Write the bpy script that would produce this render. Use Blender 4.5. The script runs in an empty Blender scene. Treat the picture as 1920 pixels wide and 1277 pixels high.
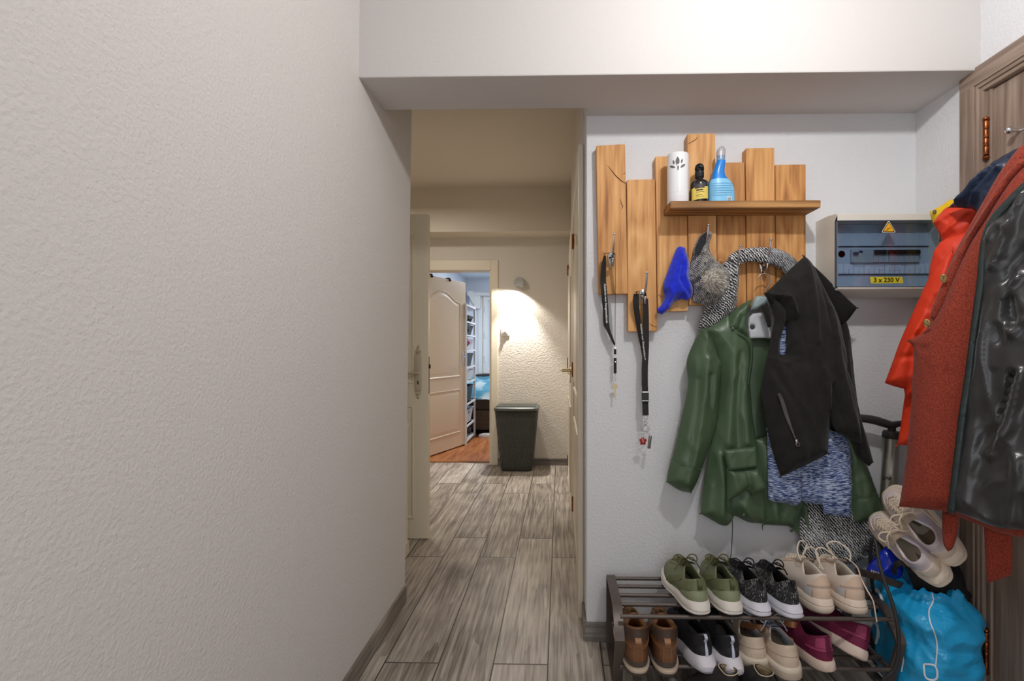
import bpy, bmesh, math, random
import numpy as np
from mathutils import Vector, Matrix, noise, geometry
from mathutils.bvhtree import BVHTree

random.seed(7)
SC = bpy.context.scene
COL = SC.collection

# ------------------------------------------------------------------ camera
F, CX, CY, H0 = 940.0, 1030.0, 649.0, 1.163
YAW = math.radians(1.22)
cam_d = bpy.data.cameras.new('camera')
cam_d.sensor_width = 36.0
cam_d.lens = F * 36.0 / 1920.0
cam_d.shift_x = -(CX - 960.0) / 1920.0
cam_d.shift_y = (CY - 638.5) / 1920.0
cam_d.clip_start = 0.02
cam = bpy.data.objects.new('camera', cam_d)
COL.objects.link(cam)
cam.location = (0, 0, H0)
cam.rotation_euler = (math.pi / 2, 0, YAW)
SC.camera = cam

# ------------------------------------------------------------------ exposure, world, lights
SC.view_settings.view_transform = 'Standard'
SC.view_settings.look = 'None'
SC.view_settings.gamma = 1.0
SC.view_settings.use_curve_mapping = False
SC.view_settings.exposure = 0.0
SC.cycles.max_bounces = 10
SC.cycles.diffuse_bounces = 6
SC.cycles.transparent_max_bounces = 12
W = bpy.data.worlds.new('world')
SC.world = W
W.use_nodes = True
W.node_tree.nodes['Background'].inputs['Color'].default_value = (0.93, 0.96, 1.0, 1)
W.node_tree.nodes['Background'].inputs['Strength'].default_value = 1.8


def lamp(name, kind, loc, energy, color=(1, 1, 1), size=.05, rot=(0, 0, 0), **kw):
    d = bpy.data.lights.new(name, kind)
    d.energy = energy
    d.color = color
    if kind == 'AREA':
        d.size = size
        if 'size_y' in kw:
            d.shape = 'RECTANGLE'
            d.size_y = kw['size_y']
    else:
        d.shadow_soft_size = size
    if kind == 'SPOT':
        d.spot_size = kw.get('spot', 2.0)
        d.spot_blend = kw.get('blend', .1)
    o = bpy.data.objects.new(name, d)
    COL.objects.link(o)
    o.location = loc
    o.rotation_euler = rot
    return o


LAMP_POS = (0.58, 0.85, 2.292)
lamp('ceiling_lamp_light', 'POINT', LAMP_POS, 31, (1.0, .985, .965), .032)
lamp('passage_fill', 'AREA', (-1.25, 3.75, 2.44), 12, (1.0, .94, .86), .25)  # added out of view to brighten the passage
lamp('bedroom_fill', 'AREA', (-0.35, 6.9, 2.27), 42, (.86, .93, 1.0), .5)  # added area light, stands in for the bedroom's cool daylight
# the little downlight on the far wall: a cone that leaves the shade downwards, a bit to the left
_d = Vector((-.30, -.06, -1.0)).normalized()
lamp('wall_lamp_light', 'SPOT', (-.402, 4.785, 1.735), 15, (1.0, .93, .83), .012,
     _d.to_track_quat('-Z', 'Y').to_euler(), spot=math.radians(150), blend=.35)
lamp('wall_lamp_beam', 'SPOT', (-.402, 4.785, 1.732), 72, (1.0, .95, .88), .012,
     Vector((-.05, -.10, -1.0)).to_track_quat('-Z', 'Y').to_euler(), spot=math.radians(84), blend=.6)


# ------------------------------------------------------------------ pixel <-> place helpers
def ray(px, py):
    u = (px - CX) / F
    v = (CY - py) / F
    return Vector((u * math.cos(YAW) - math.sin(YAW), u * math.sin(YAW) + math.cos(YAW), v))


CAM = Vector((0, 0, H0))


def at(px, py, Y):
    d = ray(px, py)
    return CAM + d * (Y / d.y)


def atx(px, py, X):
    d = ray(px, py)
    return CAM + d * (X / d.x)


def atz(px, py, Z):
    d = ray(px, py)
    return CAM + d * ((Z - H0) / d.z)


def crop(ox, oy, s, pts):
    return [(ox + x / s, oy + y / s) for x, y in pts]


# ------------------------------------------------------------------ objects
def empty(name, loc=(0, 0, 0), mat4=None):
    o = bpy.data.objects.new(name, None)
    COL.objects.link(o)
    if mat4 is not None:
        o.matrix_basis = mat4
    else:
        o.location = loc
    o.empty_display_size = .05
    return o


def tag(o, label=None, cat=None, group=None, kind=None):
    if label:
        o['label'] = label
    if cat:
        o['category'] = cat
    if group:
        o['group'] = group
    if kind:
        o['kind'] = kind
    return o


def thing(name, label, cat, loc=(0, 0, 0), group=None, mat4=None):
    return tag(empty(name, loc, mat4), label, cat, group)


def wm(o):
    m = Matrix.Identity(4)
    while o is not None:
        m = o.matrix_basis @ m
        o = o.parent
    return m


def obj(name, bm, m, parent=None, world=True, smooth=None, kind=None):
    """link bm as one mesh object; world=True: verts are in world space"""
    me = bpy.data.meshes.new(name)
    bmesh.ops.recalc_face_normals(bm, faces=bm.faces[:])
    if smooth is not None:
        ang = math.radians(smooth)
        for f in bm.faces:
            f.smooth = True
        for e in bm.edges:
            if len(e.link_faces) == 2 and e.calc_face_angle(0) > ang:
                e.smooth = False
    if parent is not None and world:
        bmesh.ops.transform(bm, matrix=wm(parent).inverted(), verts=bm.verts[:])
    bm.to_mesh(me)
    bm.free()
    mats = m if isinstance(m, (list, tuple)) else [m]
    for mm in mats:
        me.materials.append(mm)
    o = bpy.data.objects.new(name, me)
    COL.objects.link(o)
    if parent is not None:
        o.parent = parent
    elif world:
        # put the origin at the base of the mesh
        if len(me.vertices):
            co = np.empty(len(me.vertices) * 3)
            me.vertices.foreach_get('co', co)
            co = co.reshape(-1, 3)
            c = Vector(((co[:, 0].min() + co[:, 0].max()) / 2, (co[:, 1].min() + co[:, 1].max()) / 2, co[:, 2].min()))
            me.transform(Matrix.Translation(-c))
            o.location = c
    if kind:
        o['kind'] = kind
    return o


def struct(name, bm, m, parent=None):
    return obj(name, bm, m, parent, kind='structure')


def BM():
    return bmesh.new()


def box(bm, x0, x1, y0, y1, z0, z1, bev=0, mat=None):
    r = bmesh.ops.create_cube(bm, size=1)
    vs = r['verts']
    M4 = Matrix.Translation(((x0 + x1) / 2, (y0 + y1) / 2, (z0 + z1) / 2)) @ Matrix.Diagonal((x1 - x0, y1 - y0, z1 - z0, 1))
    if mat is not None:
        M4 = mat @ M4
    bmesh.ops.transform(bm, matrix=M4, verts=vs)
    if bev:
        es = list({e for v in vs for e in v.link_edges})
        bmesh.ops.bevel(bm, geom=es, offset=bev, segments=2, affect='EDGES', profile=.6)
    return bm


def bx(*a, **k):
    return box(BM(), *a, **k)


def grid(bm, P, nu, nv, closed=False):
    """P[i][j] points, quads; closed in i"""
    V = [[bm.verts.new(P[i][j]) for j in range(nv)] for i in range(nu)]
    for i in range(nu if closed else nu - 1):
        for j in range(nv - 1):
            a = V[i][j]; b = V[(i + 1) % nu][j]; c = V[(i + 1) % nu][j + 1]; d = V[i][j + 1]
            try:
                bm.faces.new((a, b, c, d))
            except ValueError:
                pass
    return V


def loft(bm, rings, cap=True):
    V = [[bm.verts.new(p) for p in r] for r in rings]
    n = len(rings[0])
    for k in range(len(V) - 1):
        for i in range(n):
            bm.faces.new((V[k][i], V[k][(i + 1) % n], V[k + 1][(i + 1) % n], V[k + 1][i]))
    if cap:
        bm.faces.new(V[0][::-1])
        bm.faces.new(V[-1])
    return V


def lathe(bm, prof, c=(0, 0, 0), n=24, mat=None, cap=True):
    rings = []
    for r, z in prof:
        rg = []
        for i in range(n):
            a = 2 * math.pi * i / n
            p = Vector((r * math.cos(a), r * math.sin(a), z))
            if mat is not None:
                p = mat @ p
            rg.append(p + Vector(c))
        rings.append(rg)
    loft(bm, rings, cap)
    return bm


def catmull(pts, n=6, closed=False):
    P = [Vector(p) for p in pts]
    out = []
    m = len(P)
    for i in range(m if closed else m - 1):
        if closed:
            p0, p1, p2, p3 = P[i - 1], P[i], P[(i + 1) % m], P[(i + 2) % m]
        else:
            p0, p1, p2, p3 = P[max(i - 1, 0)], P[i], P[i + 1], P[min(i + 2, m - 1)]
        for k in range(n):
            t = k / n
            out.append(.5 * ((2 * p1) + (p2 - p0) * t + (2 * p0 - 5 * p1 + 4 * p2 - p3) * t * t + (3 * p1 - p0 - 3 * p2 + p3) * t ** 3))
    if not closed:
        out.append(P[-1])
    return out


def tube(bm, pts, r, n=8, closed=False, cap=True):
    P = [Vector(p) for p in pts]
    m = len(P)
    R = r if isinstance(r, (list, tuple)) else [r] * m
    rings = []
    up = None
    for i in range(m):
        if closed:
            t = (P[(i + 1) % m] - P[i - 1])
        else:
            t = P[min(i + 1, m - 1)] - P[max(i - 1, 0)]
        if t.length < 1e-9:
            t = Vector((0, 0, 1))
        t.normalize()
        if up is None:
            up = Vector((0, 0, 1)) if abs(t.z) < .9 else Vector((1, 0, 0))
        u = up - t * up.dot(t)
        if u.length < 1e-6:
            u = t.orthogonal()
        u.normalize()
        up = u
        v = t.cross(u)
        rings.append([P[i] + (u * math.cos(2 * math.pi * k / n) + v * math.sin(2 * math.pi * k / n)) * R[i] for k in range(n)])
    V = [[bm.verts.new(p) for p in rg] for rg in rings]
    for i in range(m if closed else m - 1):
        for k in range(n):
            bm.faces.new((V[i][k], V[i][(k + 1) % n], V[(i + 1) % m][(k + 1) % n], V[(i + 1) % m][k]))
    if not closed and cap:
        bm.faces.new(V[0][::-1])
        bm.faces.new(V[-1])
    return bm


def ribbon(bm, pts, wdirs, w, t):
    """flat strap: box section swept along pts; wdirs: width direction(s)"""
    P = [Vector(p) for p in pts]
    m = len(P)
    Wd = [Vector(wdirs)] * m if not isinstance(wdirs, list) else [Vector(a) for a in wdirs]
    ws = w if isinstance(w, (list, tuple)) else [w] * m
    rings = []
    for i in range(m):
        tg = (P[min(i + 1, m - 1)] - P[max(i - 1, 0)]).normalized()
        wd = (Wd[i] - tg * Wd[i].dot(tg)).normalized()
        nn = tg.cross(wd)
        a = wd * ws[i] / 2
        b = nn * t / 2
        rings.append([P[i] - a - b, P[i] + a - b, P[i] + a + b, P[i] - a + b])
    loft(bm, rings)
    return bm


def prism(bm, poly, n, t):
    """extrude a planar polygon (3-D points) by vector n*t"""
    n = Vector(n).normalized() * t
    a = [Vector(p) for p in poly]
    loft(bm, [a, [p + n for p in a]])
    return bm


def sphere(bm, c, r, sx=1, sy=1, sz=1, n=16):
    bmesh.ops.create_uvsphere(bm, u_segments=n, v_segments=max(6, n // 2), radius=r,
                              matrix=Matrix.Translation(Vector(c)) @ Matrix.Diagonal((sx, sy, sz, 1)))
    return bm


def text(name, body, size, m, parent, mat4, depth=.0004, bold=False, spacing=1.0, center=True):
    cu = bpy.data.curves.new(name, 'FONT')
    cu.body = body
    cu.size = size
    cu.extrude = depth
    cu.space_character = spacing
    if bold:
        cu.offset = size * .015
    if center:
        cu.align_x = 'CENTER'
        cu.align_y = 'CENTER'
    o = bpy.data.objects.new(name + '_tmp', cu)
    COL.objects.link(o)
    me = bpy.data.meshes.new_from_object(o)
    bpy.data.objects.remove(o)
    bpy.data.curves.remove(cu)
    me.name = name
    me.materials.clear()
    me.materials.append(m)
    me.transform(wm(parent).inverted() @ mat4 if parent else mat4)
    t = bpy.data.objects.new(name, me)
    COL.objects.link(t)
    t.parent = parent
    return t


def frame(o, x, y):
    """matrix with origin o, local x along x, local y along y (text plane)"""
    x = Vector(x).normalized()
    y = Vector(y)
    y = (y - x * y.dot(x)).normalized()
    z = x.cross(y)
    M4 = Matrix((x, y, z)).transposed().to_4x4()
    M4.translation = Vector(o)
    return M4


# ------------------------------------------------------------------ materials
def lin(c):
    def f(v):
        v = v / 255.0
        return v / 12.92 if v <= .04045 else ((v + .055) / 1.055) ** 2.4
    return (f(c[0]), f(c[1]), f(c[2]), 1)


_mats = {}


def pbr(name, rgb, rough=.5, rgb2=None, ns=20, st=(1, 1, 1), det=4, ramp=(.35, .65), bump=0, bs=200, bst=(1, 1, 1), bd=.002,
        metal=0, trans=0, ior=1.45, sheen=0, coat=0, spec=.5, emit=None, es=0, rot=(0, 0, 0), bdet=3, alpha=1, aniso=None):
    if name in _mats:
        return _mats[name]
    m = bpy.data.materials.new(name)
    m.use_nodes = True
    nt = m.node_tree
    b = nt.nodes['Principled BSDF']
    b.inputs['Base Color'].default_value = lin(rgb)
    b.inputs['Roughness'].default_value = rough
    b.inputs['Metallic'].default_value = metal
    b.inputs['Transmission Weight'].default_value = trans
    b.inputs['IOR'].default_value = ior
    b.inputs['Sheen Weight'].default_value = sheen
    b.inputs['Coat Weight'].default_value = coat
    b.inputs['Specular IOR Level'].default_value = spec
    b.inputs['Alpha'].default_value = alpha
    if emit:
        b.inputs['Emission Color'].default_value = lin(emit)
        b.inputs['Emission Strength'].default_value = es
    if rgb2 or bump:
        tc = nt.nodes.new('ShaderNodeTexCoord')
    if rgb2:
        mp = nt.nodes.new('ShaderNodeMapping')
        mp.inputs['Scale'].default_value = st
        mp.inputs['Rotation'].default_value = rot
        nt.links.new(tc.outputs['Object'], mp.inputs['Vector'])
        n = nt.nodes.new('ShaderNodeTexNoise')
        n.inputs['Scale'].default_value = ns
        n.inputs['Detail'].default_value = det
        nt.links.new(mp.outputs['Vector'], n.inputs['Vector'])
        cr = nt.nodes.new('ShaderNodeValToRGB')
        cr.color_ramp.elements[0].position = ramp[0]
        cr.color_ramp.elements[0].color = lin(rgb)
        cr.color_ramp.elements[1].position = ramp[1]
        cr.color_ramp.elements[1].color = lin(rgb2)
        nt.links.new(n.outputs['Fac'], cr.inputs['Fac'])
        nt.links.new(cr.outputs['Color'], b.inputs['Base Color'])
    if bump:
        mp2 = nt.nodes.new('ShaderNodeMapping')
        mp2.inputs['Scale'].default_value = bst
        mp2.inputs['Rotation'].default_value = rot
        nt.links.new(tc.outputs['Object'], mp2.inputs['Vector'])
        n2 = nt.nodes.new('ShaderNodeTexNoise')
        n2.inputs['Scale'].default_value = bs
        n2.inputs['Detail'].default_value = bdet
        nt.links.new(mp2.outputs['Vector'], n2.inputs['Vector'])
        bp = nt.nodes.new('ShaderNodeBump')
        bp.inputs['Strength'].default_value = bump
        bp.inputs['Distance'].default_value = bd
        nt.links.new(n2.outputs['Fac'], bp.inputs['Height'])
        nt.links.new(bp.outputs['Normal'], b.inputs['Normal'])
    _mats[name] = m
    return m


class NT:
    """short hand for building node trees"""
    def __init__(s, name):
        s.m = bpy.data.materials.new(name)
        s.m.use_nodes = True
        s.nt = s.m.node_tree
        s.b = s.nt.nodes['Principled BSDF']

    def n(s, t, **ins):
        nd = s.nt.nodes.new('ShaderNode' + t)
        for k, v in ins.items():
            if k.startswith('p_'):
                setattr(nd, k[2:], v)
        for k, v in ins.items():
            if k.startswith('p_'):
                continue
            key = int(k[1:]) if k[0] == 'i' and k[1:].isdigit() else k.replace('_', ' ')
            s.set(nd.inputs[key], v)
        return nd

    def set(s, sock, v):
        if isinstance(v, bpy.types.NodeSocket):
            s.nt.links.new(v, sock)
        else:
            sock.default_value = v

    def math(s, op, a, b=0.0, c=0.0):
        nd = s.n('Math', p_operation=op)
        s.set(nd.inputs[0], a)
        s.set(nd.inputs[1], b)
        s.set(nd.inputs[2], c)
        return nd.outputs[0]

    def mix(s, fac, a, b, mode='MIX'):
        nd = s.n('MixRGB', p_blend_type=mode)
        s.set(nd.inputs[0], fac)
        s.set(nd.inputs[1], a)
        s.set(nd.inputs[2], b)
        return nd.outputs[0]

    def ramp(s, fac, stops):
        nd = s.n('ValToRGB')
        e = nd.color_ramp.elements
        while len(e) < len(stops):
            e.new(.5)
        for i, (p, c) in enumerate(stops):
            e[i].position = p
            e[i].color = lin(c)
        s.set(nd.inputs['Fac'], fac)
        return nd.outputs[0]


def tile_floor_mat():
    t = NT('wood_look_tiles')
    tc = t.n('TexCoord')
    sp = t.n('SeparateXYZ', Vector=tc.outputs['Object'])
    X, Y = sp.outputs[0], sp.outputs[1]
    xr = t.math('DIVIDE', t.math('ADD', X, .144), .2)
    row = t.math('FLOOR', xr)
    fx = t.math('SUBTRACT', xr, row)
    odd = t.math('ABSOLUTE', t.math('MODULO', row, 2.0))
    yy = t.math('DIVIDE', t.math('SUBTRACT', Y, t.math('ADD', 2.26, t.math('MULTIPLY', odd, .275))), 1.2)
    colm = t.math('FLOOR', yy)
    fy = t.math('SUBTRACT', yy, colm)
    g1 = t.math('LESS_THAN', t.math('MINIMUM', fx, t.math('SUBTRACT', 1.0, fx)), .014)
    g2 = t.math('LESS_THAN', t.math('MINIMUM', fy, t.math('SUBTRACT', 1.0, fy)), .0026)
    gr = t.math('MAXIMUM', g1, g2)
    cmb = t.n('CombineXYZ', X=row, Y=colm)
    wn = t.n('TexWhiteNoise', Vector=cmb.outputs[0])
    off = t.n('VectorMath', p_operation='MULTIPLY', i0=wn.outputs['Color'], i1=(7, 13, 3))
    pos = t.n('VectorMath', p_operation='ADD', i0=tc.outputs['Object'], i1=off.outputs[0])
    mp = t.n('Mapping', Vector=pos.outputs[0], Scale=(1.0, .05, 1.0))
    # cathedral grain: distorted bands plus fine fibre
    n1 = t.n('TexNoise', Vector=mp.outputs[0], Scale=7.0, Detail=3.0, Distortion=.4)
    rings = t.math('FRACT', t.math('MULTIPLY', n1.outputs['Fac'], 9.0))
    n2 = t.n('TexNoise', Vector=mp.outputs[0], Scale=95.0, Detail=4.0)
    n3 = t.n('TexNoise', Vector=pos.outputs[0], Scale=4.0, Detail=2.0)
    v = t.math('ADD', t.math('MULTIPLY', rings, .16), t.math('MULTIPLY', n2.outputs['Fac'], .74))
    v = t.math('ADD', v, t.math('MULTIPLY', t.math('SUBTRACT', n3.outputs['Fac'], .5), .42))
    v = t.math('ADD', v, t.math('MULTIPLY', t.math('SUBTRACT', wn.outputs['Value'], .5), .17))
    c = t.ramp(v, [(.22, (104, 95, 87)), (.40, (148, 138, 128)), (.56, (180, 171, 160)), (.74, (206, 198, 188))])
    c = t.mix(gr, c, lin((66, 58, 50)))
    t.set(t.b.inputs['Base Color'], c)
    t.b.inputs['Roughness'].default_value = .42
    h = t.math('SUBTRACT', t.math('MULTIPLY', n2.outputs['Fac'], .25), gr)
    bp = t.n('Bump', Strength=.35, Distance=.0015, Height=h)
    t.set(t.b.inputs['Normal'], bp.outputs[0])
    return t.m


def grain_mat(name, stops, axis='z', scale=1.0, rough=.55, ring=7.0, ringw=.35, fine=60, stretch=.07, knots=0, obj_random=True, bump=.25, orng=.12):
    """sawn wood; axis is the grain direction in object space"""
    t = NT(name)
    tc = t.n('TexCoord')
    vec = tc.outputs['Object']
    if obj_random:
        oi = t.n('ObjectInfo')
        o2 = t.n('VectorMath', p_operation='SCALE', i0=(11.3, 5.7, 8.1))
        t.set(o2.inputs['Scale'], oi.outputs['Random'])
        vec = t.n('VectorMath', p_operation='ADD', i0=vec, i1=o2.outputs[0]).outputs[0]
    sc = {'x': (stretch, 1, 1), 'y': (1, stretch, 1), 'z': (1, 1, stretch)}[axis]
    mp = t.n('Mapping', Vector=vec, Scale=tuple(a * scale for a in sc))
    n1 = t.n('TexNoise', Vector=mp.outputs[0], Scale=6.0, Detail=2.0, Distortion=.5)
    src = n1.outputs['Fac']
    if knots:
        mpk = t.n('Mapping', Vector=vec, Scale=tuple((.55 if a != 1 else 1) * 5 for a in sc))
        vo = t.n('TexVoronoi', Vector=mpk.outputs[0], Scale=1.0)
        kn = t.math('POWER', t.math('SUBTRACT', 1.0, t.math('MINIMUM', t.math('MULTIPLY', vo.outputs['Distance'], 1.9), 1.0)), 2.0)
        src = t.math('ADD', src, t.math('MULTIPLY', kn, knots))
    fr = t.math('FRACT', t.math('MULTIPLY', src, ring))
    tri = t.math('ABSOLUTE', t.math('SUBTRACT', t.math('MULTIPLY', fr, 2.0), 1.0))
    n2 = t.n('TexNoise', Vector=mp.outputs[0], Scale=float(fine), Detail=4.0)
    n3 = t.n('TexNoise', Vector=vec, Scale=3.0, Detail=2.0)
    v = t.math('ADD', t.math('MULTIPLY', tri, ringw), t.math('MULTIPLY', n2.outputs['Fac'], 1.0 - ringw))
    v = t.math('ADD', v, t.math('MULTIPLY', t.math('SUBTRACT', n3.outputs['Fac'], .5), .4))
    if obj_random:
        v = t.math('ADD', v, t.math('MULTIPLY', t.math('SUBTRACT', oi.outputs['Random'], .5), orng))
    c = t.ramp(v, stops)
    if knots:
        kd = t.math('GREATER_THAN', kn, .80)
        c = t.mix(t.math('MULTIPLY', kd, .6), c, lin((70, 40, 20)))
    t.set(t.b.inputs['Base Color'], c)
    t.b.inputs['Roughness'].default_value = rough
    bp = t.n('Bump', Strength=bump, Distance=.001, Height=v)
    t.set(t.b.inputs['Normal'], bp.outputs[0])
    return t.m


def knit_mat(name, stops, ns=14, sc=(1, 1, 1), wave=170, rot=(0, .6, 0), rough=.95, bump=.8, contrast=.5):
    """knitted or woven wool: patches of colour broken by a diagonal rib"""
    t = NT(name)
    tc = t.n('TexCoord')
    mp = t.n('Mapping', Vector=tc.outputs['Object'], Scale=sc)
    n1 = t.n('TexNoise', Vector=mp.outputs[0], Scale=float(ns), Detail=2.0)
    mr = t.n('Mapping', Vector=tc.outputs['Object'], Rotation=rot)
    w = t.n('TexWave', Vector=mr.outputs[0], Scale=float(wave), Distortion=5.0, Detail=3.0, Detail_Scale=3.0)
    n2 = t.n('TexNoise', Vector=tc.outputs['Object'], Scale=330.0, Detail=2.0)
    v = t.math('ADD', n1.outputs['Fac'], t.math('MULTIPLY', t.math('SUBTRACT', w.outputs['Fac'], .5), contrast))
    v = t.math('ADD', v, t.math('MULTIPLY', t.math('SUBTRACT', n2.outputs['Fac'], .5), .5))
    c = t.ramp(v, stops)
    t.set(t.b.inputs['Base Color'], c)
    t.b.inputs['Roughness'].default_value = rough
    t.b.inputs['Sheen Weight'].default_value = .2
    h = t.math('ADD', w.outputs['Fac'], n2.outputs['Fac'])
    bp = t.n('Bump', Strength=bump, Distance=.003, Height=h)
    t.set(t.b.inputs['Normal'], bp.outputs[0])
    return t.m


# ------------------------------------------------------------------ cloth: an outline filled, given body and folds
def vplane(pl):
    if not isinstance(pl, tuple):
        pl = (900, pl, 1400, pl)
    a = at(pl[0], CY, pl[1])
    b = at(pl[2], CY, pl[3])
    d = (b - a)
    d.z = 0
    d.normalize()
    n = Vector((d.y, -d.x, 0))
    if n.dot(CAM - a) < 0:
        n = -n
    O = Vector((a.x, a.y, 0))
    return O, d, n


def on_plane(px, py, pf):
    O, d, n = pf
    r = ray(px, py)
    t = (O - CAM).dot(n) / r.dot(n)
    p = CAM + r * t
    return Vector(((p - O).dot(d), p.z))


def cloth(name, m, parent, outline, plane, depth=.03, back=.012, R=.05, folds=(), nz=(0, 0, 0), holes=(), h=.008, edge=.0015,
          sharp=False, lean=0.0, bow=None, seed=0, smooth_n=4, rnd=False, cr=None):
    """a cloth piece with two faces. outline in photo pixels, placed in a vertical plane in the room;
    depth: how far its middle bellies out, folds: [(polyline, width, height)], nz: (height, freq across, freq down),
    lean: metres the plane moves towards the viewer per metre downwards from the top"""
    pf = vplane(plane)
    O, d, n = pf

    def res(poly):
        q = [on_plane(x, y, pf) for x, y in poly]
        if not sharp:
            # sharp turns (hems, cuffs, points) stay corners: the point is repeated
            q2 = []
            for i, p in enumerate(q):
                u, v = p - q[i - 1], q[(i + 1) % len(q)] - p
                corner = u.length > 1e-6 and v.length > 1e-6 and u.angle(v) > math.radians(52)
                q2 += [p, p] if corner else [p]
            q = [Vector((v.x, v.y)) for v in catmull([(a.x, a.y, 0) for a in q2], smooth_n, True)]
        out = []
        for i in range(len(q)):
            a, b = q[i], q[(i + 1) % len(q)]
            k = max(1, int(round((b - a).length / h)))
            for j in range(k):
                out.append(a.lerp(b, j / k))
        # drop near duplicates
        o2 = [out[0]]
        for v in out[1:]:
            if (v - o2[-1]).length > h * .35:
                o2.append(v)
        if (o2[-1] - o2[0]).length < h * .35:
            o2.pop()
        return o2
    loops = [res(outline)] + [res(hh) for hh in holes]
    segs = []
    verts = []
    edges = []
    for lp in loops:
        k0 = len(verts)
        verts += lp
        for i in range(len(lp)):
            edges.append((k0 + i, k0 + (i + 1) % len(lp)))
    A = np.array([[verts[a].x, verts[a].y] for a, b in edges])
    B = np.array([[verts[b].x, verts[b].y] for a, b in edges])

    def dist(P):
        D = B - A
        L2 = (D ** 2).sum(1) + 1e-12
        out = np.empty(len(P))
        for k in range(0, len(P), 2000):
            q = P[k:k + 2000]
            t = np.clip(((q[:, None, :] - A[None]) * D[None]).sum(2) / L2, 0, 1)
            c = A[None] + t[..., None] * D[None]
            out[k:k + 2000] = np.sqrt(((q[:, None, :] - c) ** 2).sum(2)).min(1)
        return out

    def inside(P):
        x, y = P[:, 0][:, None], P[:, 1][:, None]
        c = ((A[None, :, 1] > y) != (B[None, :, 1] > y))
        with np.errstate(divide='ignore', invalid='ignore'):
            xi = A[None, :, 0] + (y - A[None, :, 1]) * (B[None, :, 0] - A[None, :, 0]) / (B[None, :, 1] - A[None, :, 1])
        return ((c & (x < xi)).sum(1) % 2) == 1
    lo, hi = A.min(0), A.max(0)
    gx = np.arange(lo[0], hi[0], h)
    gy = np.arange(lo[1], hi[1], h * .87)
    P = np.array([(x + (h / 2 if j % 2 else 0), y) for j, y in enumerate(gy) for x in gx])
    P = P[inside(P)]
    P = P[dist(P) > h * .55]
    allv = verts + [Vector((a, b)) for a, b in P]
    r = geometry.delaunay_2d_cdt(allv, edges, [], 0, 1e-6)
    V2, F2 = r[0], r[2]
    Vn = np.array([[v.x, v.y] for v in V2])
    cen = np.array([Vn[list(f)].mean(0) for f in F2])
    ok = inside(cen)
    F2 = [f for f, k in zip(F2, ok) if k]
    D = dist(Vn)
    prof = np.clip(1 - (1 - np.clip(D / R, 0, 1)) ** 2, 0, 1)
    if rnd:
        prof = np.sqrt(prof)
    z = depth * prof
    fade = np.clip(D / (R * .4), 0.15 if rnd else .6, 1)
    for fold in folds:
        pl, w, a = fold
        q = np.array([list(on_plane(x, y, pf)) for x, y in pl])
        best = np.full(len(Vn), 1e9)
        for i in range(len(q) - 1):
            dd = q[i + 1] - q[i]
            t = np.clip(((Vn - q[i]) * dd).sum(1) / ((dd ** 2).sum() + 1e-12), 0, 1)
            best = np.minimum(best, np.sqrt(((Vn - (q[i] + t[:, None] * dd)) ** 2).sum(1)))
        z = z + a * np.exp(-(best / w) ** 2) * fade
    if nz[0]:
        k = np.array([noise.noise(Vector((x * nz[1] + seed * 7.1, y * nz[2], seed * 3.3))) +
                      .4 * noise.noise(Vector((x * nz[1] * 2.3 + 9, y * nz[2] * 2.1, seed * 1.7))) for x, y in Vn])
        z = z + nz[0] * k * fade
    if cr:
        # small sharp creases, mostly running down the cloth
        def crease(x, y):
            a = 1 - abs(noise.noise(Vector((x * cr[1] + .35 * y * cr[1], y * cr[2], seed * 2.9 + 11)))) * 3.2
            b = 1 - abs(noise.noise(Vector((x * cr[1] * 1.7 - .5 * y * cr[1], y * cr[2] * 1.9, seed * 4.3 + 31)))) * 3.2
            return max(0, a) ** 2 + .6 * max(0, b) ** 2
        z = z + cr[0] * np.array([crease(x, y) for x, y in Vn]) * fade
    top = hi[1]
    ln = lean * (top - Vn[:, 1])
    if bow:
        ln = ln + np.array([bow(x, y) for x, y in Vn])
    bm = BM()
    fr = [bm.verts.new(O + d * x + n * (zz + l + edge) + Vector((0, 0, y))) for (x, y), zz, l in zip(Vn, z, ln)]
    # the back follows the folds at half height so the cloth never crosses itself
    bk = [bm.verts.new(O + d * x + n * (min(-back * p, zz - .002) + l - edge) + Vector((0, 0, y))) for (x, y), zz, p, l in zip(Vn, z, prof, ln)]
    cnt = {}
    for f in F2:
        bm.faces.new([fr[i] for i in f])
        bm.faces.new([bk[i] for i in reversed(f)])
        for i in range(len(f)):
            e = (f[i], f[(i + 1) % len(f)])
            k = tuple(sorted(e))
            cnt[k] = None if k in cnt else e
    for k, e in cnt.items():
        if e:
            a, b = e
            bm.faces.new((fr[b], fr[a], bk[a], bk[b]))
    loose = [v for v in bm.verts if not v.link_faces]
    bmesh.ops.delete(bm, geom=loose, context='VERTS')
    return obj(name, bm, m, parent, smooth=70)

# ================================================================== materials of the room
M_WALL = pbr('white_stucco', (214, 210, 207), .85, bump=.5, bs=125, bd=.005, bdet=3)
M_WALLB = pbr('white_stucco_fine', (218, 219, 222), .85, bump=.5, bs=105, bd=.005, bdet=4)
M_SMOOTH = pbr('white_plaster', (203, 199, 197), .85, bump=.25, bs=60, bd=.003)
M_HALL = pbr('cream_stucco', (214, 207, 197), .85, bump=.6, bs=70, bd=.007, bdet=4)
M_HALLC = pbr('cream_plaster', (206, 197, 182), .85, bump=.2, bs=60, bd=.003)
M_CREAM = pbr('cream_paint', (224, 214, 194), .4, bump=.1, bs=40, bd=.001)
M_CREAMD = pbr('cream_door_paint', (226, 206, 176), .4, bump=.1, bs=40, bd=.001)
M_BLUEW = pbr('bedroom_white', (222, 226, 234), .8, bump=.2, bs=60, bd=.003)
M_TILE = tile_floor_mat()
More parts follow.
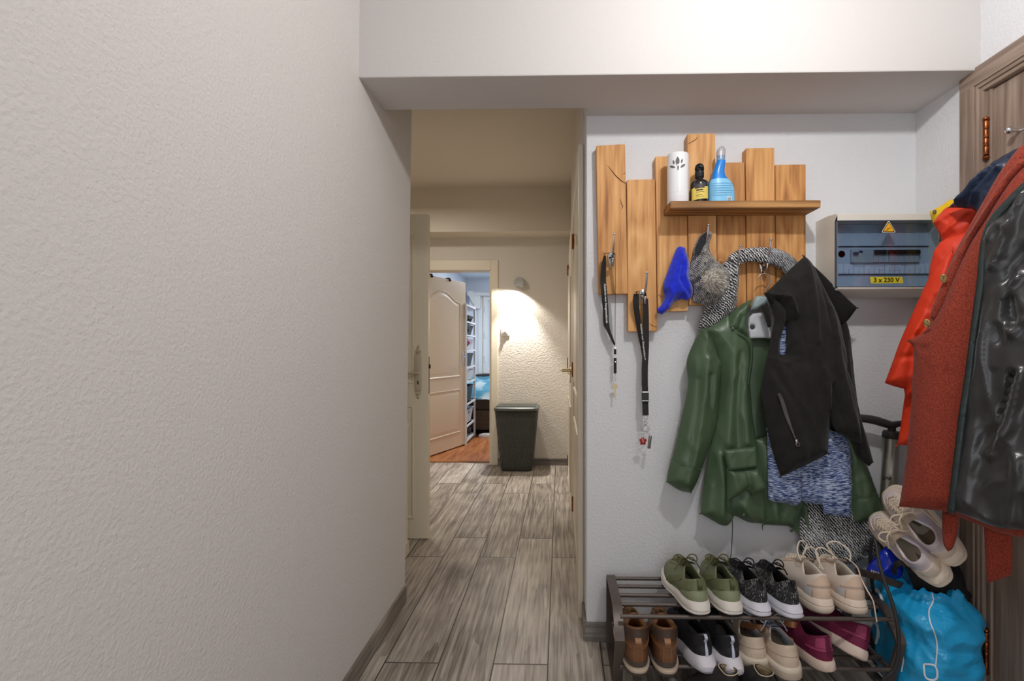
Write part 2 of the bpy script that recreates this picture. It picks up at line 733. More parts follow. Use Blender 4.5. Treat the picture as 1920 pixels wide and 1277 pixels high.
M_SKIRT = grain_mat('skirting_tile', [(.25, (84, 76, 70)), (.5, (126, 117, 108)), (.75, (158, 148, 138))], axis='y', fine=90, ringw=.2, obj_random=False)
M_SKIRTX = grain_mat('skirting_tile_across', [(.25, (84, 78, 74)), (.5, (118, 112, 107)), (.75, (150, 144, 138))], axis='x', fine=90, ringw=.2, obj_random=False)
M_LAM = grain_mat('bedroom_laminate', [(.25, (150, 84, 40)), (.5, (186, 112, 60)), (.75, (206, 138, 84))], axis='y', fine=50, ringw=.3, obj_random=False, rough=.35)
M_DARKWOOD = grain_mat('grey_brown_wood', [(.2, (98, 80, 68)), (.45, (134, 115, 102)), (.62, (154, 135, 121)), (.85, (174, 155, 140))], axis='z', fine=70, ringw=.22, stretch=.05, obj_random=True, rough=.5, orng=.1)
M_DARKWOODY = grain_mat('grey_brown_wood_cross', [(.2, (98, 80, 68)), (.45, (134, 115, 102)), (.62, (154, 135, 121)), (.85, (174, 155, 140))], axis='y', fine=70, ringw=.22, stretch=.05, obj_random=True, rough=.5, orng=.1)
M_COPPER = pbr('copper_hinge', (176, 104, 62), .35, (120, 66, 38), ns=60, metal=1)
M_CHROME = pbr('chrome', (215, 215, 218), .12, metal=1)
M_STEEL = pbr('brushed_steel', (170, 168, 162), .35, metal=1)
M_BLACK = pbr('black_gap', (12, 11, 10), .7)
M_WHITEP = pbr('white_plastic', (232, 230, 226), .35)
M_PEWTER = pbr('pewter_white', (196, 186, 166), .4, metal=.3)

HY, RX, FY, CZ = 1.987, 1.388, 4.898, 2.63
BZ = 2.073


def shear_box(x0b, x0t, x1, y0, y1, z0, z1):
    bm = BM()
    r = [[(x1, y0, z0), (x0b, y0, z0), (x0b, y1, z0), (x1, y1, z0)],
         [(x1, y0, z1), (x0t, y0, z1), (x0t, y1, z1), (x1, y1, z1)]]
    loft(bm, r)
    return bm


# floors
struct('floor', bx(-2.4, 1.8, -1.6, 4.99, -.1, 0), M_TILE)
struct('floor_bedroom', bx(-1.8, 1.6, 5.02, 8.6, -.1, .0), M_LAM)
struct('trim_5', bx(-1.48, -.66, 4.985, 5.03, -.05, .012, .003), pbr('threshold_wood', (150, 96, 56), .4))
# ceilings
struct('ceiling', bx(-2.4, 1.8, -1.6, 1.7, CZ, CZ + .1), M_SMOOTH)
struct('ceiling_passage', bx(-2.4, 1.8, 1.9, 5.06, CZ, CZ + .1), M_HALLC)
struct('ceiling_bedroom', bx(-1.8, 1.6, 5.05, 8.6, 2.3, 2.4), M_BLUEW)
# left wall: leans out a centimetre or two, as old plaster does; its far end faces the passage
struct('wall_left', shear_box(-.712, -.674, -2.4, -1.6, 2.283, 0, CZ), M_WALL)
bm = BM()
for y0, y1 in ((-1.6, .92), (.922, 1.835), (1.837, 2.27)):
    box(bm, -.713, -.6985, y0, y1, 0, .07, .002)
struct('baseboard_left', bm, M_SKIRT)
# wall with the coat rack
bm = bx(.104, 1.8, HY, 2.2, 0, CZ, .006)
struct('wall_back', bm, M_WALLB)
bm = bx(.098, 1.0, HY - .012, HY, 0, .073, .002)
box(bm, 1.002, RX, HY - .012, HY, 0, .073, .002)
struct('baseboard_back', bm, M_SKIRTX)
struct('baseboard_passage', bx(.092, .104, HY - .01, 2.13, 0, .078, .002), M_SKIRT)
# beam
bm = BM()
box(bm, -.72, .30, 1.685, 1.921, BZ, CZ, .005)
box(bm, .1045, RX + .01, 1.6852, HY + .01, BZ + .0002, CZ, .005)
struct('trim_1', bm, M_SMOOTH)
# right wall with the door opening
struct('wall_right', bx(RX, 1.8, 1.672, HY + .01, 0, CZ), M_WALLB)
bm = bx(RX, 1.8, -1.6, 1.672, 2.02, CZ)
box(bm, RX, 1.8, -1.6, .70, 0, 2.02)
struct('wall_door_side', bm, M_WALLB)
bm = bx(-2.4, -.45, -1.75, -1.6, 0, CZ)   # wall behind the photographer, with an added opening that lets in cool fill light
box(bm, 1.0, 1.8, -1.75, -1.6, 0, CZ)
box(bm, -.45, 1.0, -1.75, -1.6, 2.15, CZ)
struct('wall_behind', bm, M_WALL)

# passage: right-hand wall, far wall, left end
struct('wall_passage_right', bx(.100, 1.0, 2.15, FY + .1, 0, CZ), M_HALL)
struct('wall_passage_left', bx(-2.5, -2.2, 2.2, 5.05, 0, CZ), M_HALL)
bm = bx(-.640, .3, FY, 5.05, 0, CZ)
box(bm, -2.4, -1.51, FY, 5.05, 0, CZ)
box(bm, -1.52, -.63, FY + .0002, 5.05, 1.94, CZ)
struct('wall_far', bm, M_HALL)
struct('trim_2', bx(-2.2, .105, 4.603, FY + .01, 2.217, CZ + .002, .004), M_HALLC)
struct('baseboard_far', bx(-.606, .1, FY - .012, FY, 0, .066, .002), M_SKIRTX)
# casing of the far door
bm = BM()
box(bm, -.674, -.606, FY - .018, FY + .01, 0, 2.004, .006)
box(bm, -.69, -.664, FY - .006, 5.05, 0, 1.905, .003)
box(bm, -1.55, -1.482, FY - .018, FY + .01, 0, 2.004, .006)
box(bm, -1.492, -1.475, FY - .006, 5.05, 0, 1.905, .003)
box(bm, -1.483, -.673, FY - .0182, FY + .01, 1.905, 2.0042, .006)
box(bm, -1.475, -.69, FY - .0062, 5.0502, 1.904, 1.94, .003)
struct('trim_3', bm, M_CREAM)
# bedroom shell
bm = BM()
box(bm, -1.72, -1.58, 5.05, 8.5, 0, 2.32)
struct('wall_bedroom_left', bm, M_BLUEW)
struct('wall_bedroom_back', bx(-1.72, 1.6, 8.4, 8.55, 0, 2.32), M_BLUEW)
struct('wall_bedroom_right', bx(1.4, 1.55, 5.05, 8.5, 0, 2.32), M_BLUEW)


# ------------------------------------------------------------------ doors
def arch_outline(x0, x1, z0, z1, a, n=14):
    p = [(x0, z0), (x1, z0)]
    for i in range(n + 1):
        s = 1 - 2 * i / n
        p.append(((x0 + x1) / 2 + s * (x1 - x0) / 2, z1 - a + a * .5 * (1 + math.cos(math.pi * s))))
    return p


def panel_door(root, m, w, h, t, M4, panels, edge_r=.008):
    bm = BM()
    box(bm, 0, w, 0, h, -t, 0, .003)
    bmesh.ops.transform(bm, matrix=M4, verts=bm.verts[:])
    obj('door_leaf', bm, m, root)
    for (x0, x1, z0, z1, a) in panels:
        o = arch_outline(x0, x1, z0, z1, a) if a else [(x0, z0), (x1, z0), (x1, z1), (x0, z1)]
        bm = BM()
        cx, cz = (x0 + x1) / 2, (z0 + z1) / 2

        def ins(d):
            sx = 1 - 2 * d / (x1 - x0)
            sz = 1 - 2 * d / (z1 - z0)
            return [(cx + (x - cx) * sx, cz + (z - cz) * sz) for x, z in o]
        rings = []
        for d, hh in ((0, -.001), (.003, .008), (.010, .009), (.018, .001), (.032, .001), (.05, .008), (.06, .009)):
            rings.append([M4 @ Vector((x, z, hh)) for x, z in ins(d)])
        loft(bm, rings)
        obj('door_panel', bm, m, root, smooth=40)


# door of the passage, standing open at the left
t_ = tag(empty('door_1', (-1.19, 2.986, 0)), kind='structure')
panel_door(t_, M_CREAM, .80, 1.945, .042, frame((-1.589, 2.986, .010), (1, 0, 0), (0, 0, 1)),
           [(.09, .716, .93, 1.83, .0), (.09, .716, .12, .80, 0)])
bm = BM()
zc = at(784, 700, 2.98)
box(bm, zc.x - .020, zc.x + .020, 2.976, 2.987, zc.z - .105, zc.z + .115, .003)
lathe(bm, [(.002, .0), (.012, .010), (.018, .022), (.006, .03), (.009, .045), (.001, .058)], (zc.x, 2.982, zc.z + .112), 10)
lathe(bm, [(.001, -.05), (.010, -.038), (.006, -.03), (.018, -.018), (.012, -.006), (.002, 0)], (zc.x, 2.982, zc.z - .103), 10)
pl_ = obj('lock_plate', bm, M_PEWTER, t_, smooth=40)
tag(pl_, 'ornate off-white lock plate')
bm = BM()
hz = at(784, 699, 2.98).z
tube(bm, [(zc.x, 2.985, hz), (zc.x, 2.945, hz)], .009, 10)
tube(bm, catmull([(zc.x + .004, 2.945, hz + .002), (zc.x - .03, 2.942, hz), (zc.x - .07, 2.942, hz - .003), (zc.x - .115, 2.944, hz + .002)], 5), .0085, 10)
obj('door_handle', bm, M_PEWTER, t_, smooth=50)
bm = BM()
box(bm, zc.x - .003, zc.x + .003, 2.974, 2.978, zc.z - .066, zc.z - .045)
obj('keyhole', bm, M_BLACK, t_)
bm = BM()
box(bm, -.7905, -.7885, 2.996, 3.016, zc.z - .125, zc.z + .10)
box(bm, -.7895, -.780, 3.0, 3.012, zc.z + .028, zc.z + .052)
obj('lock_faceplate', bm, pbr('dark_brass', (70, 58, 36), .4, metal=.8), t_)

# far door, open into the bedroom
t_ = tag(empty('door_2', (-1.3, 5.4, 0)), kind='structure')
dv = Vector((.344, .90, 0)).normalized()
panel_door(t_, M_CREAMD, .955, 1.895, .04, frame((-1.452, 4.985, .012), dv, (0, 0, 1)),
           [(.13, .84, .80, 1.76, .11), (.13, .84, .16, .66, 0)])
M4 = frame((-1.452, 4.985, .012), dv, (0, 0, 1))
bm = BM()
tube(bm, [M4 @ Vector((.90, 1.03, 0)), M4 @ Vector((.90, 1.03, .05)), M4 @ Vector((.81, 1.03, .055))], .009, 8)
box(bm, .885, .915, .93, 1.10, 0, .005, .002, mat=M4)
obj('door_handle', bm, M_CHROME, t_, smooth=40)
bm = BM()
for s in (.28, .62):
    box(bm, s - .012, s + .012, 1.872, 1.912, -.045, .006, .002, mat=M4)
    lathe(bm, [(.0, 0), (.013, .002), (.012, .012), (0, .016)], M4 @ Vector((s, 1.886, .004)), 10, mat=M4.to_3x3().to_4x4())
obj('over_door_hook', bm, pbr('dark_iron', (50, 46, 44), .4, metal=.7), t_)

# two doors in the passage's right-hand wall, seen almost edge-on
for k, (y0, y1, hh) in enumerate(((2.14, 3.14, 2.025), (3.20, 4.30, 2.02))):
    t_ = tag(empty('door_%d' % (3 + k), (.09, (y0 + y1) / 2, 0)), kind='structure')
    bm = BM()
    box(bm, .078, .101, y0, y0 + .075, 0, hh, .006)
    box(bm, .078, .101, y1 - .075, y1, 0, hh, .006)
    box(bm, .0778, .101, y0 + .07, y1 - .07, hh - .075, hh + .0005, .006)
    obj('door_frame', bm, M_CREAM, t_)
    ww = y1 - y0 - .16
    xo = .086 if k == 0 else .074
    panel_door(t_, M_CREAM, ww, hh - .09, .03, frame((xo, y1 - .08, .012), (0, -1, 0), (0, 0, 1)),
               [(.11, ww - .11, .90, 1.74, .12), (.11, ww - .11, .16, .74, 0)])
    if k == 0:
        bm = BM()
        hy = y0 + .16
        box(bm, xo - .006, xo + .001, hy - .02, hy + .02, .86, 1.10, .002)
        obj('lock_plate', bm, M_PEWTER, t_)
    else:
        bm = BM()
        hy = y0 + .14
        tube(bm, [(xo, hy, 1.0), (xo - .055, hy, 1.0), (xo - .065, hy + .11, 1.0)], .010, 8)
        lathe(bm, [(.0, -.004), (.026, -.002), (.022, .006), (0, .008)], (xo, hy, 1.0), 12, mat=Matrix.Rotation(-math.pi / 2, 4, 'Y'))
        obj('door_handle', bm, pbr('brass_handle', (190, 170, 120), .3, metal=.9), t_, smooth=40)
    for hz in (.20, 1.02, 1.80):
        bm = BM()
        lathe(bm, [(.009, -.045), (.009, .045)], (xo - .006, y1 - .078, hz), 8)
        box(bm, xo - .002, xo + .001, y1 - .115, y1 - .078, hz - .045, hz + .045)
        obj('hinge', bm, M_COPPER, t_)

# the wooden door on the right with its casing
bm = BM()
box(bm, RX - .018, RX + .02, 1.692, 1.751, 0, 2.0825, .003)
box(bm, RX - .013, RX + .02, 1.680, 1.694, 0, 2.025, .004)
box(bm, RX - .007, RX + .03, 1.668, 1.682, 0, 2.012, .004)
box(bm, RX + .004, RX + .05, 1.650, 1.670, 0, 1.998, .003)
struct('trim_4', bm, M_DARKWOOD)
bm = BM()
box(bm, RX - .0182, RX + .02, .62, 1.7505, 2.0235, 2.083, .003)
box(bm, RX - .0132, RX + .02, .68, 1.685, 2.011, 2.0245, .004)
box(bm, RX - .0072, RX + .03, .69, 1.672, 1.998, 2.0125, .004)
box(bm, RX - .018, RX + .02, .62, .70, 0, 2.03, .003)
struct('trim_6', bm, M_DARKWOODY)
t_ = tag(empty('door_5', (RX + .03, 1.17, 0)), kind='structure')
bm = BM()
LX = RX + .012
box(bm, LX, LX + .04, .70, .84, .01, 1.995, .003)
box(bm, LX, LX + .04, 1.515, 1.652, .01, 1.995, .003)
obj('door_stile', bm, M_DARKWOOD, t_)
bm = BM()
for z0, z1 in ((.01, .20), (.86, 1.0), (1.86, 1.995)):
    box(bm, LX + .0004, LX + .04, .84, 1.515, z0, z1)
obj('door_rail', bm, M_DARKWOODY, t_)
for z0, z1 in ((.20, .86), (1.0, 1.86)):
    bm = BM()
    M4 = frame((LX + .014, 1.515, z0), (0, -1, 0), (0, 0, 1))
    ww, hh = .675, z1 - z0
    loft(bm, [[M4 @ Vector(((x - .5) * (ww - 2 * d) + ww / 2, (y - .5) * (hh - 2 * d) + hh / 2, e)) for x, y in ((0, 0), (1, 0), (1, 1), (0, 1))]
              for d, e in ((0, .014), (.006, .020), (.014, .018), (.022, .004), (.05, .004), (.08, .012), (.085, .012))])
    obj('door_panel', bm, M_DARKWOOD, t_)
for hz0, hz1 in ((atx(1850, 292, RX).z, atx(1850, 228, RX).z), (.11, .235)):
    bm = BM()
    hz0, hz1 = (hz0, hz1)
    n_ = 4
    for k in range(n_):
        a = hz0 + (hz1 - hz0) * k / n_
        lathe(bm, [(.0075, a + .001), (.0082, a + .003), (.0082, a + (hz1 - hz0) / n_ - .003), (.0075, a + (hz1 - hz0) / n_ - .001)], (RX - .006, 1.657, 0), 12)
    for zz, s in ((hz0, -1), (hz1, 1)):
        lathe(bm, sorted([(.004, zz), (.010, zz + s * .005), (.009, zz + s * .010), (.001, zz + s * .015)], key=lambda q: q[1]), (RX - .006, 1.657, 0), 12)
    obj('hinge', bm, M_COPPER, t_, smooth=40)
bm = BM()
k_ = atx(1912, 245, LX)
tube(bm, [(LX + .001, k_.y, k_.z), (LX - .03, k_.y - .002, k_.z)], .005, 8)
sphere(bm, (LX - .034, k_.y - .002, k_.z), .011)
tube(bm, [(LX + .001, k_.y, k_.z), (LX + .001, k_.y - .10, k_.z)], .004, 8)
obj('coat_knob', bm, M_CHROME, t_, smooth=50)

# ================================================================== lamp on the ceiling in front (out of view, lights the wall)
t_ = thing('ceiling_lamp', 'small round white ceiling lamp above the front of the hall', 'lamp', (LAMP_POS[0], LAMP_POS[1], CZ - .03))
bm = BM()
lathe(bm, [(.07, CZ - .025), (.075, CZ - .02), (.075, CZ)], (LAMP_POS[0], LAMP_POS[1], 0), 24)
lathe(bm, [(.012, LAMP_POS[2] + .07), (.012, CZ - .02)], (LAMP_POS[0], LAMP_POS[1], 0), 12)
obj('lamp_base', bm, M_WHITEP, t_, smooth=40)
t2 = thing('ceiling_lamp', 'added unseen passage lamp hidden behind the end of the left wall', 'lamp', (-1.25, 3.75, CZ - .03))  # made-up fixture for the added passage light
bm = BM()
lathe(bm, [(.07, CZ - .025), (.075, CZ - .02), (.075, CZ)], (-1.25, 3.75, 0), 24)
lathe(bm, [(.012, 2.46), (.012, CZ - .02)], (-1.25, 3.75, 0), 12)
obj('lamp_base', bm, M_WHITEP, t2, smooth=40)

# wall lamp over the laundry basket
wl = at(974, 530, FY - .03)
t_ = thing('wall_lamp', 'small round silver wall spot shining down above the laundry basket', 'lamp', (wl.x, FY, wl.z))
bm = BM()
Mx = Matrix.Rotation(math.pi / 2, 4, 'X')
lathe(bm, [(.0, 0), (.050, 0), (.054, .004), (.054, .016), (.046, .022), (.0, .024)], (wl.x, FY, wl.z), 28, mat=Mx)
obj('wall_plate', bm, pbr('satin_silver', (190, 190, 186), .3, metal=.7), t_, smooth=40)
bm = BM()
rings = []
for yy, rr_ in ((.020, .046), (.024, .049), (.058, .049), (.064, .045), (.065, .0)):
    rg = []
    for q in range(32):
        a_ = 2 * math.pi * q / 32
        rg.append(Vector((wl.x + rr_ * math.cos(a_), FY - yy, wl.z + max(rr_ * math.sin(a_), -.036 - .010 * math.cos(a_)))))
    rings.append(rg)
loft(bm, rings, cap=False)
obj('lamp_shade', bm, pbr('satin_silver', (190, 190, 186), .3, metal=.7), t_, smooth=40)

# switch plate with a round knob
sw = at(948, 622, FY)
t_ = thing('wall_switch', 'square white switch plate with round knob on the far wall', 'switch', (sw.x, FY, sw.z))
obj('switch_plate', bx(sw.x - .042, sw.x + .042, FY - .012, FY, sw.z - .042, sw.z + .042, .006), M_WHITEP, t_, smooth=40)
bm = BM()
lathe(bm, [(.0, .008), (.028, .010), (.027, .020), (.014, .022), (.013, .034), (.0, .036)], (sw.x, FY, sw.z), 20, mat=Mx)
obj('switch_knob', bm, M_WHITEP, t_, smooth=40)
bm = BM()
box(bm, sw.x - .002, sw.x + .002, FY - .038, FY - .034, sw.z - .013, sw.z)
obj('knob_mark', bm, M_BLACK, t_)

# low white cabinet behind the end of the left wall
t_ = thing('low_cabinet', 'low cream cabinet edge peeking out behind the end of the left wall', 'cabinet', (-1.0, 2.55, 0))
c_ = at(765, 793, 2.80)
obj('cabinet_body', bx(-1.15, -.855, 2.288, 2.80, .07, c_.z - .02, .003), M_CREAM, t_)
obj('cabinet_top', bx(-1.15, -.850, 2.288, 2.806, c_.z - .02, c_.z, .004), M_CREAM, t_)
obj('plinth', bx(-1.15, -.849, 2.288, 2.803, 0, .075, .003), M_CREAM, t_)

# laundry basket
t_ = thing('laundry_basket', 'tall dark grey woven plastic laundry basket with lid against the far wall', 'basket', (-.40, 4.73, 0))
nt = NT('woven_plastic')
tc = nt.n('TexCoord')
sp = nt.n('SeparateXYZ', Vector=tc.outputs['Object'])
hx = nt.math('ADD', sp.outputs[0], sp.outputs[1])
u = nt.math('ADD', nt.math('MULTIPLY', hx, 260.0), nt.math('MULTIPLY', sp.outputs[2], 330.0))
v = nt.math('SUBTRACT', nt.math('MULTIPLY', hx, 260.0), nt.math('MULTIPLY', sp.outputs[2], 330.0))
w = nt.math('MULTIPLY', nt.math('SINE', u), nt.math('SINE', v))
cc = nt.ramp(nt.math('MULTIPLY_ADD', w, .5, .5), [(.10, (22, 23, 21)), (.35, (56, 58, 54)), (.8, (80, 82, 77))])  # weave holes are dark dots, their inner shade put into the colour
nt.set(nt.b.inputs['Base Color'], cc)
nt.b.inputs['Roughness'].default_value = .45
nt.set(nt.b.inputs['Normal'], nt.n('Bump', Strength=.8, Distance=.004, Height=w).outputs[0])
M_WOVEN = nt.m
M_GREYP = pbr('dark_grey_plastic', (88, 91, 87), .4)


def rrect(cx, cy, hw, hd, r, z, n=5):
    o = []
    for sx, sy, a0 in ((1, 1, 0), (-1, 1, 1), (-1, -1, 2), (1, -1, 3)):
        for k in range(n + 1):
            a = (a0 + k / n) * math.pi / 2
            o.append(Vector((cx + sx * (hw - r) + r * math.cos(a), cy + sy * (hd - r) + r * math.sin(a), z)))
    return o


bxx, byy = -.405, 4.735
bm = BM()
rings = []
for k in range(13):
    f = k / 12
    rings.append(rrect(bxx, byy, .148 + .052 * f, .100 + .035 * f, .04, .012 + .545 * f))
rings = [rrect(bxx, byy, .135, .09, .035, 0)] + rings
loft(bm, rings)
obj('basket_body', bm, M_WOVEN, t_, smooth=50)
bm = BM()
zt = .560
loft(bm, [rrect(bxx, byy, .198, .135, .045, zt), rrect(bxx, byy - .004, .207, .150, .05, zt + .006), rrect(bxx, byy - .004, .209, .150, .05, zt + .03),
          rrect(bxx, byy, .198, .138, .045, zt + .042)])
obj('lid', bm, M_GREYP, t_, smooth=40)
bm = BM()
for k in range(31):
    x = bxx - .18 + .012 * k
    box(bm, x - .0035, x + .0035, byy - .132, byy + .125, zt + .041, zt + .049, .002)
    box(bm, x - .0035, x + .0035, byy - .157, byy - .15, zt + .008, zt + .03)
obj('lid_ribs', bm, M_GREYP, t_)

# ------------------------------------------------------------------ bedroom
t_ = tag(empty('window_1', (-.85, 8.4, .7)), kind='structure')
x0, x1, z0, z1 = -1.285, -.35, .705, 2.0
bm = BM()
for a in ((x0, x0 + .07, z0, z1), (x1 - .07, x1, z0, z1), (x0 + .07, x1 - .07, z1 - .07, z1), (x0 + .07, x1 - .07, z0, z0 + .07)):
    box(bm, a[0], a[1], 8.36, 8.402, a[2], a[3], .004)
obj('window_frame', bm, M_WHITEP, t_)
obj('window_pane', bx(x0 + .06, x1 - .06, 8.385, 8.395, z0 + .06, z1 - .06), pbr('frosted_pane', (214, 220, 232), .25), t_)
bm = BM()
for z in (.95, 1.35, 1.78):
    lathe(bm, [(.012, z - .05), (.012, z + .05)], (x0 + .03, 8.352, 0), 8)
obj('window_hinge', bm, M_WHITEP, t_)
bm = bx(x0 - .09, x0 - .01, 8.385, 8.402, .70, 2.05, .004)
struct('trim_7', bm, M_WHITEP)
struct('trim_8', bx(x0 - .12, x1 + .1, 8.30, 8.402, .655, .690, .004), pbr('dark_sill', (60, 58, 58), .4))

c0 = at(876, 549, 8.3)
t_ = thing('curtain_rail', 'white curtain rail on a scrolled bracket above the bedroom window', 'curtain rail', (-1.0, 8.38, c0.z))
bm = BM()
tube(bm, [(c0.x, 8.30, c0.z - .02), (-.2, 8.30, c0.z - .02)], .032, 12)
obj('rail', bm, M_WHITEP, t_, smooth=40)
bm = BM()
pr = [at(x, y, 8.25) for x, y in ((877, 546), (886, 545), (889, 551), (888, 560), (892, 568), (890, 572), (885, 566), (880, 556), (876, 552))]
prism(bm, pr, (0, 1, 0), .04)
box(bm, pr[0].x + .02, pr[0].x + .20, 8.29, 8.40, c0.z - .26, c0.z + .02, .004)
obj('bracket', bm, M_WHITEP, t_)

# bed
t_ = thing('bed', 'brown box-spring bed behind the open bedroom door', 'bed', (-.55, 7.4, 0))
M_BED = pbr('brown_bed_fabric', (92, 76, 62), .9, (60, 48, 38), ns=120, bump=.5, bs=300)
obj('bed_base', bx(-1.46, .2, 6.48, 8.3, .075, .33, .015), M_BED, t_)
obj('mattress', bx(-1.47, .2, 6.475, 8.3, .335, .49, .03), pbr('dark_mattress', (70, 60, 50), .9, (44, 38, 32), ns=90, bump=.5, bs=200), t_)
for x in (-1.38, .12):
    for y in (6.62, 8.2):
        obj('bed_leg', lathe(BM(), [(.022, 0), (.026, .075)], (x, y, 0), 10), M_BLACK, t_)
bm = BM()


def duv(i, j):
    x = -1.48 + 1.75 * i / 40
    y = 6.47 + 1.7 * j / 44
    v = Vector((x * 4.2, y * 3.6, 0))
    z = .515 + .075 + .055 * noise.noise(v) + .03 * abs(noise.noise(v * 2.3)) + .012 * noise.noise(v * 6) + .06 * min(1, j / 20)
    if j < 3:
        z = [.465, .49, .535][j] + .02 * noise.noise(v * 2)
    return Vector((x, y - (.012 if j < 2 else 0), z))


P = [[duv(i, j) for j in range(45)] for i in range(41)]
grid(bm, P, 41, 45)
bmesh.ops.solidify(bm, geom=bm.faces[:], thickness=.02)
nt = NT('blue_white_bedding')
tc = nt.n('TexCoord')
n1 = nt.n('TexNoise', Vector=tc.outputs['Object'], Scale=3.2, Detail=2.0, Distortion=.6)
cc = nt.ramp(n1.outputs['Fac'], [(.40, (104, 178, 206)), (.5, (130, 196, 218)), (.56, (206, 226, 230)), (.7, (226, 234, 236))])
nt.set(nt.b.inputs['Base Color'], cc)
nt.b.inputs['Roughness'].default_value = .9
duvet = obj('duvet', bm, nt.m, smooth=60)
tag(duvet, 'rumpled light blue and white duvet lying on the bed', 'duvet')

# slippers under the bed
for k, (x, y, a) in enumerate(((-.93, 6.36, .2),)):
    bm = BM()
    rings = []
    for z, s in ((.0, .95), (.02, 1.0), (.04, .9), (.055, .5)):
        rings.append([Vector((x + .11 * s * math.cos(q * .3927), y + .045 * s * math.sin(q * .3927), z)) for q in range(16)])
    loft(bm, rings)
    tag(obj('slipper', bm, pbr('white_slipper', (220, 216, 212), .8), smooth=60), 'white slipper on the wood floor under the bed', 'slipper')

# shelf unit with baskets
t_ = thing('shelf_unit', 'tall narrow white metal shelf unit beside the open bedroom door', 'shelf', (-1.3, 6.16, 0))
M_WMETAL = pbr('white_metal', (226, 226, 226), .35)
X0, X1, Y0, Y1, HS = -1.50, -1.105, 5.86, 6.46, 1.665
bm = BM()
for x in (X0, X1):
    for y in (Y0, Y1):
        box(bm, x - .012, x + .012, y - .012, y + .012, 0, HS, .002)
obj('posts', bm, M_WMETAL, t_)
levels = [.03, .20, .46, .72, .90, 1.10, 1.28, 1.44, 1.64]
for k, z in enumerate(levels):
    bm = BM()
    for x in (X0, X1):
        box(bm, x - .010, x + .010, Y0, Y1, z, z + .018)
    for y in (Y0, Y1):
        box(bm, X0, X1, y - .010, y + .010, z, z + .018)
    if k in (0, 8):
        box(bm, X0, X1, Y0, Y1, z + .004, z + .012)
    obj('shelf_frame', bm, M_WMETAL, t_)


def bin_(name, label, col, z, h, y0=Y0 + .03, y1=Y1 - .04, x0=X0 + .03, x1=X1 - .005, clutter=None, full=True):
    b = thing(name, label, 'bin', ((x0 + x1) / 2, (y0 + y1) / 2, z), 'bins in the bedroom shelf unit')
    m = pbr('bin_%d_%d_%d' % col, col, .45)
    bm = BM()
    cx, cy = (x0 + x1) / 2, (y0 + y1) / 2
    w, d = (x1 - x0) / 2, (y1 - y0) / 2
    loft(bm, [rrect(cx, cy, w * .84, d * .86, .03, z), rrect(cx, cy, w, d, .03, z + h), rrect(cx, cy, w * 1.03, d * 1.03, .03, z + h + .004),
              rrect(cx, cy, w * .97, d * .97, .03, z + h), rrect(cx, cy, w * .85, d * .85, .03, z + .02)])
    obj('bin_body', bm, m, b, smooth=40)
    if clutter:
        bm = BM()
        rr = random.Random(int(z * 1000))
        for q in range(7):
            sphere(bm, (cx + rr.uniform(-.6, .9) * w, cy + rr.uniform(-.8, .8) * d, z + h - .03 + rr.uniform(-.01, .015)), .05, 1, 1.3, rr.uniform(.5, .8), 10)
        for vv in bm.verts:
            vv.co += Vector((0, 0, 1)) * .03 * noise.noise(vv.co * 30)
        obj('bin_contents', bm, pbr('clutter_%d_%d_%d' % clutter, clutter, .7, tuple(int(c * .5) for c in clutter), ns=30), b, smooth=60)
    return b


bin_('storage_bin', 'black bin heaped with dark clothes on the top tier of the shelf unit', (40, 38, 38), 1.462, .07, clutter=(46, 40, 40))
bin_('storage_bin', 'tall black bin with patterned cloth in the second tier of the shelf unit', (34, 32, 34), 1.30, .115, clutter=(50, 46, 50))
bin_('storage_bin', 'white bin holding pink things in the middle of the shelf unit', (212, 212, 214), 1.12, .12, clutter=(206, 120, 160))
bin_('storage_bin', 'dark bin just under the pink things in the shelf unit', (44, 42, 46), .92, .15, clutter=(60, 56, 60))
bin_('storage_bin', 'white bin below the striped box in the shelf unit', (206, 206, 206), .74, .13, clutter=(180, 180, 184))
bin_('storage_bin', 'black bin with navy cloth above the lowest tiers of the shelf unit', (36, 36, 40), .485, .19, clutter=(36, 44, 66))
bin_('storage_bin', 'white bin with bright blue bag at the bottom of the shelf unit', (214, 214, 214), .22, .17, clutter=(60, 140, 190))
bin_('storage_bin', 'dark bin on the lowest tier of the shelf unit', (38, 36, 36), .05, .12, clutter=(40, 36, 36))

# ================================================================== coat rack of oak planks
PF = 1.945        # front of the planks
M_OAK = grain_mat('oak_planks', [(.18, (140, 88, 44)), (.36, (188, 130, 72)), (.55, (212, 156, 94)), (.78, (228, 178, 118))],
                  axis='z', fine=70, ringw=.20, stretch=.06, knots=.22, rough=.6, ring=8, orng=.16, bump=.3)
M_OAKX = grain_mat('oak_shelf', [(.2, (104, 70, 36)), (.42, (150, 106, 58)), (.6, (184, 136, 80)), (.85, (206, 160, 104))],
                   axis='x', fine=60, ringw=.35, stretch=.06, rough=.65, ring=9, obj_random=False, bump=.4)
rack = thing('coat_rack', 'wall coat rack of uneven oak planks with a small shelf and chrome hooks', 'coat rack', (.55, PF, 1.2))
planks = [((1118, 273), (1172, 270), (1177, 551), (1123, 552)),
          ((1175.5, 337), (1228, 336), (1232, 621), (1178, 622)),
          ((1229, 293), (1287, 293), (1290.5, 583), (1233.5, 585)),
          ((1289, 251), (1341, 250), (1345, 572), (1292, 572)),
          ((1342.5, 305), (1396, 304), (1400, 590), (1346.5, 590)),
          ((1398.5, 278), (1452, 277), (1455, 575), (1401.5, 575)),
          ((1453.5, 309), (1511, 308), (1511, 545), (1456.5, 545))]
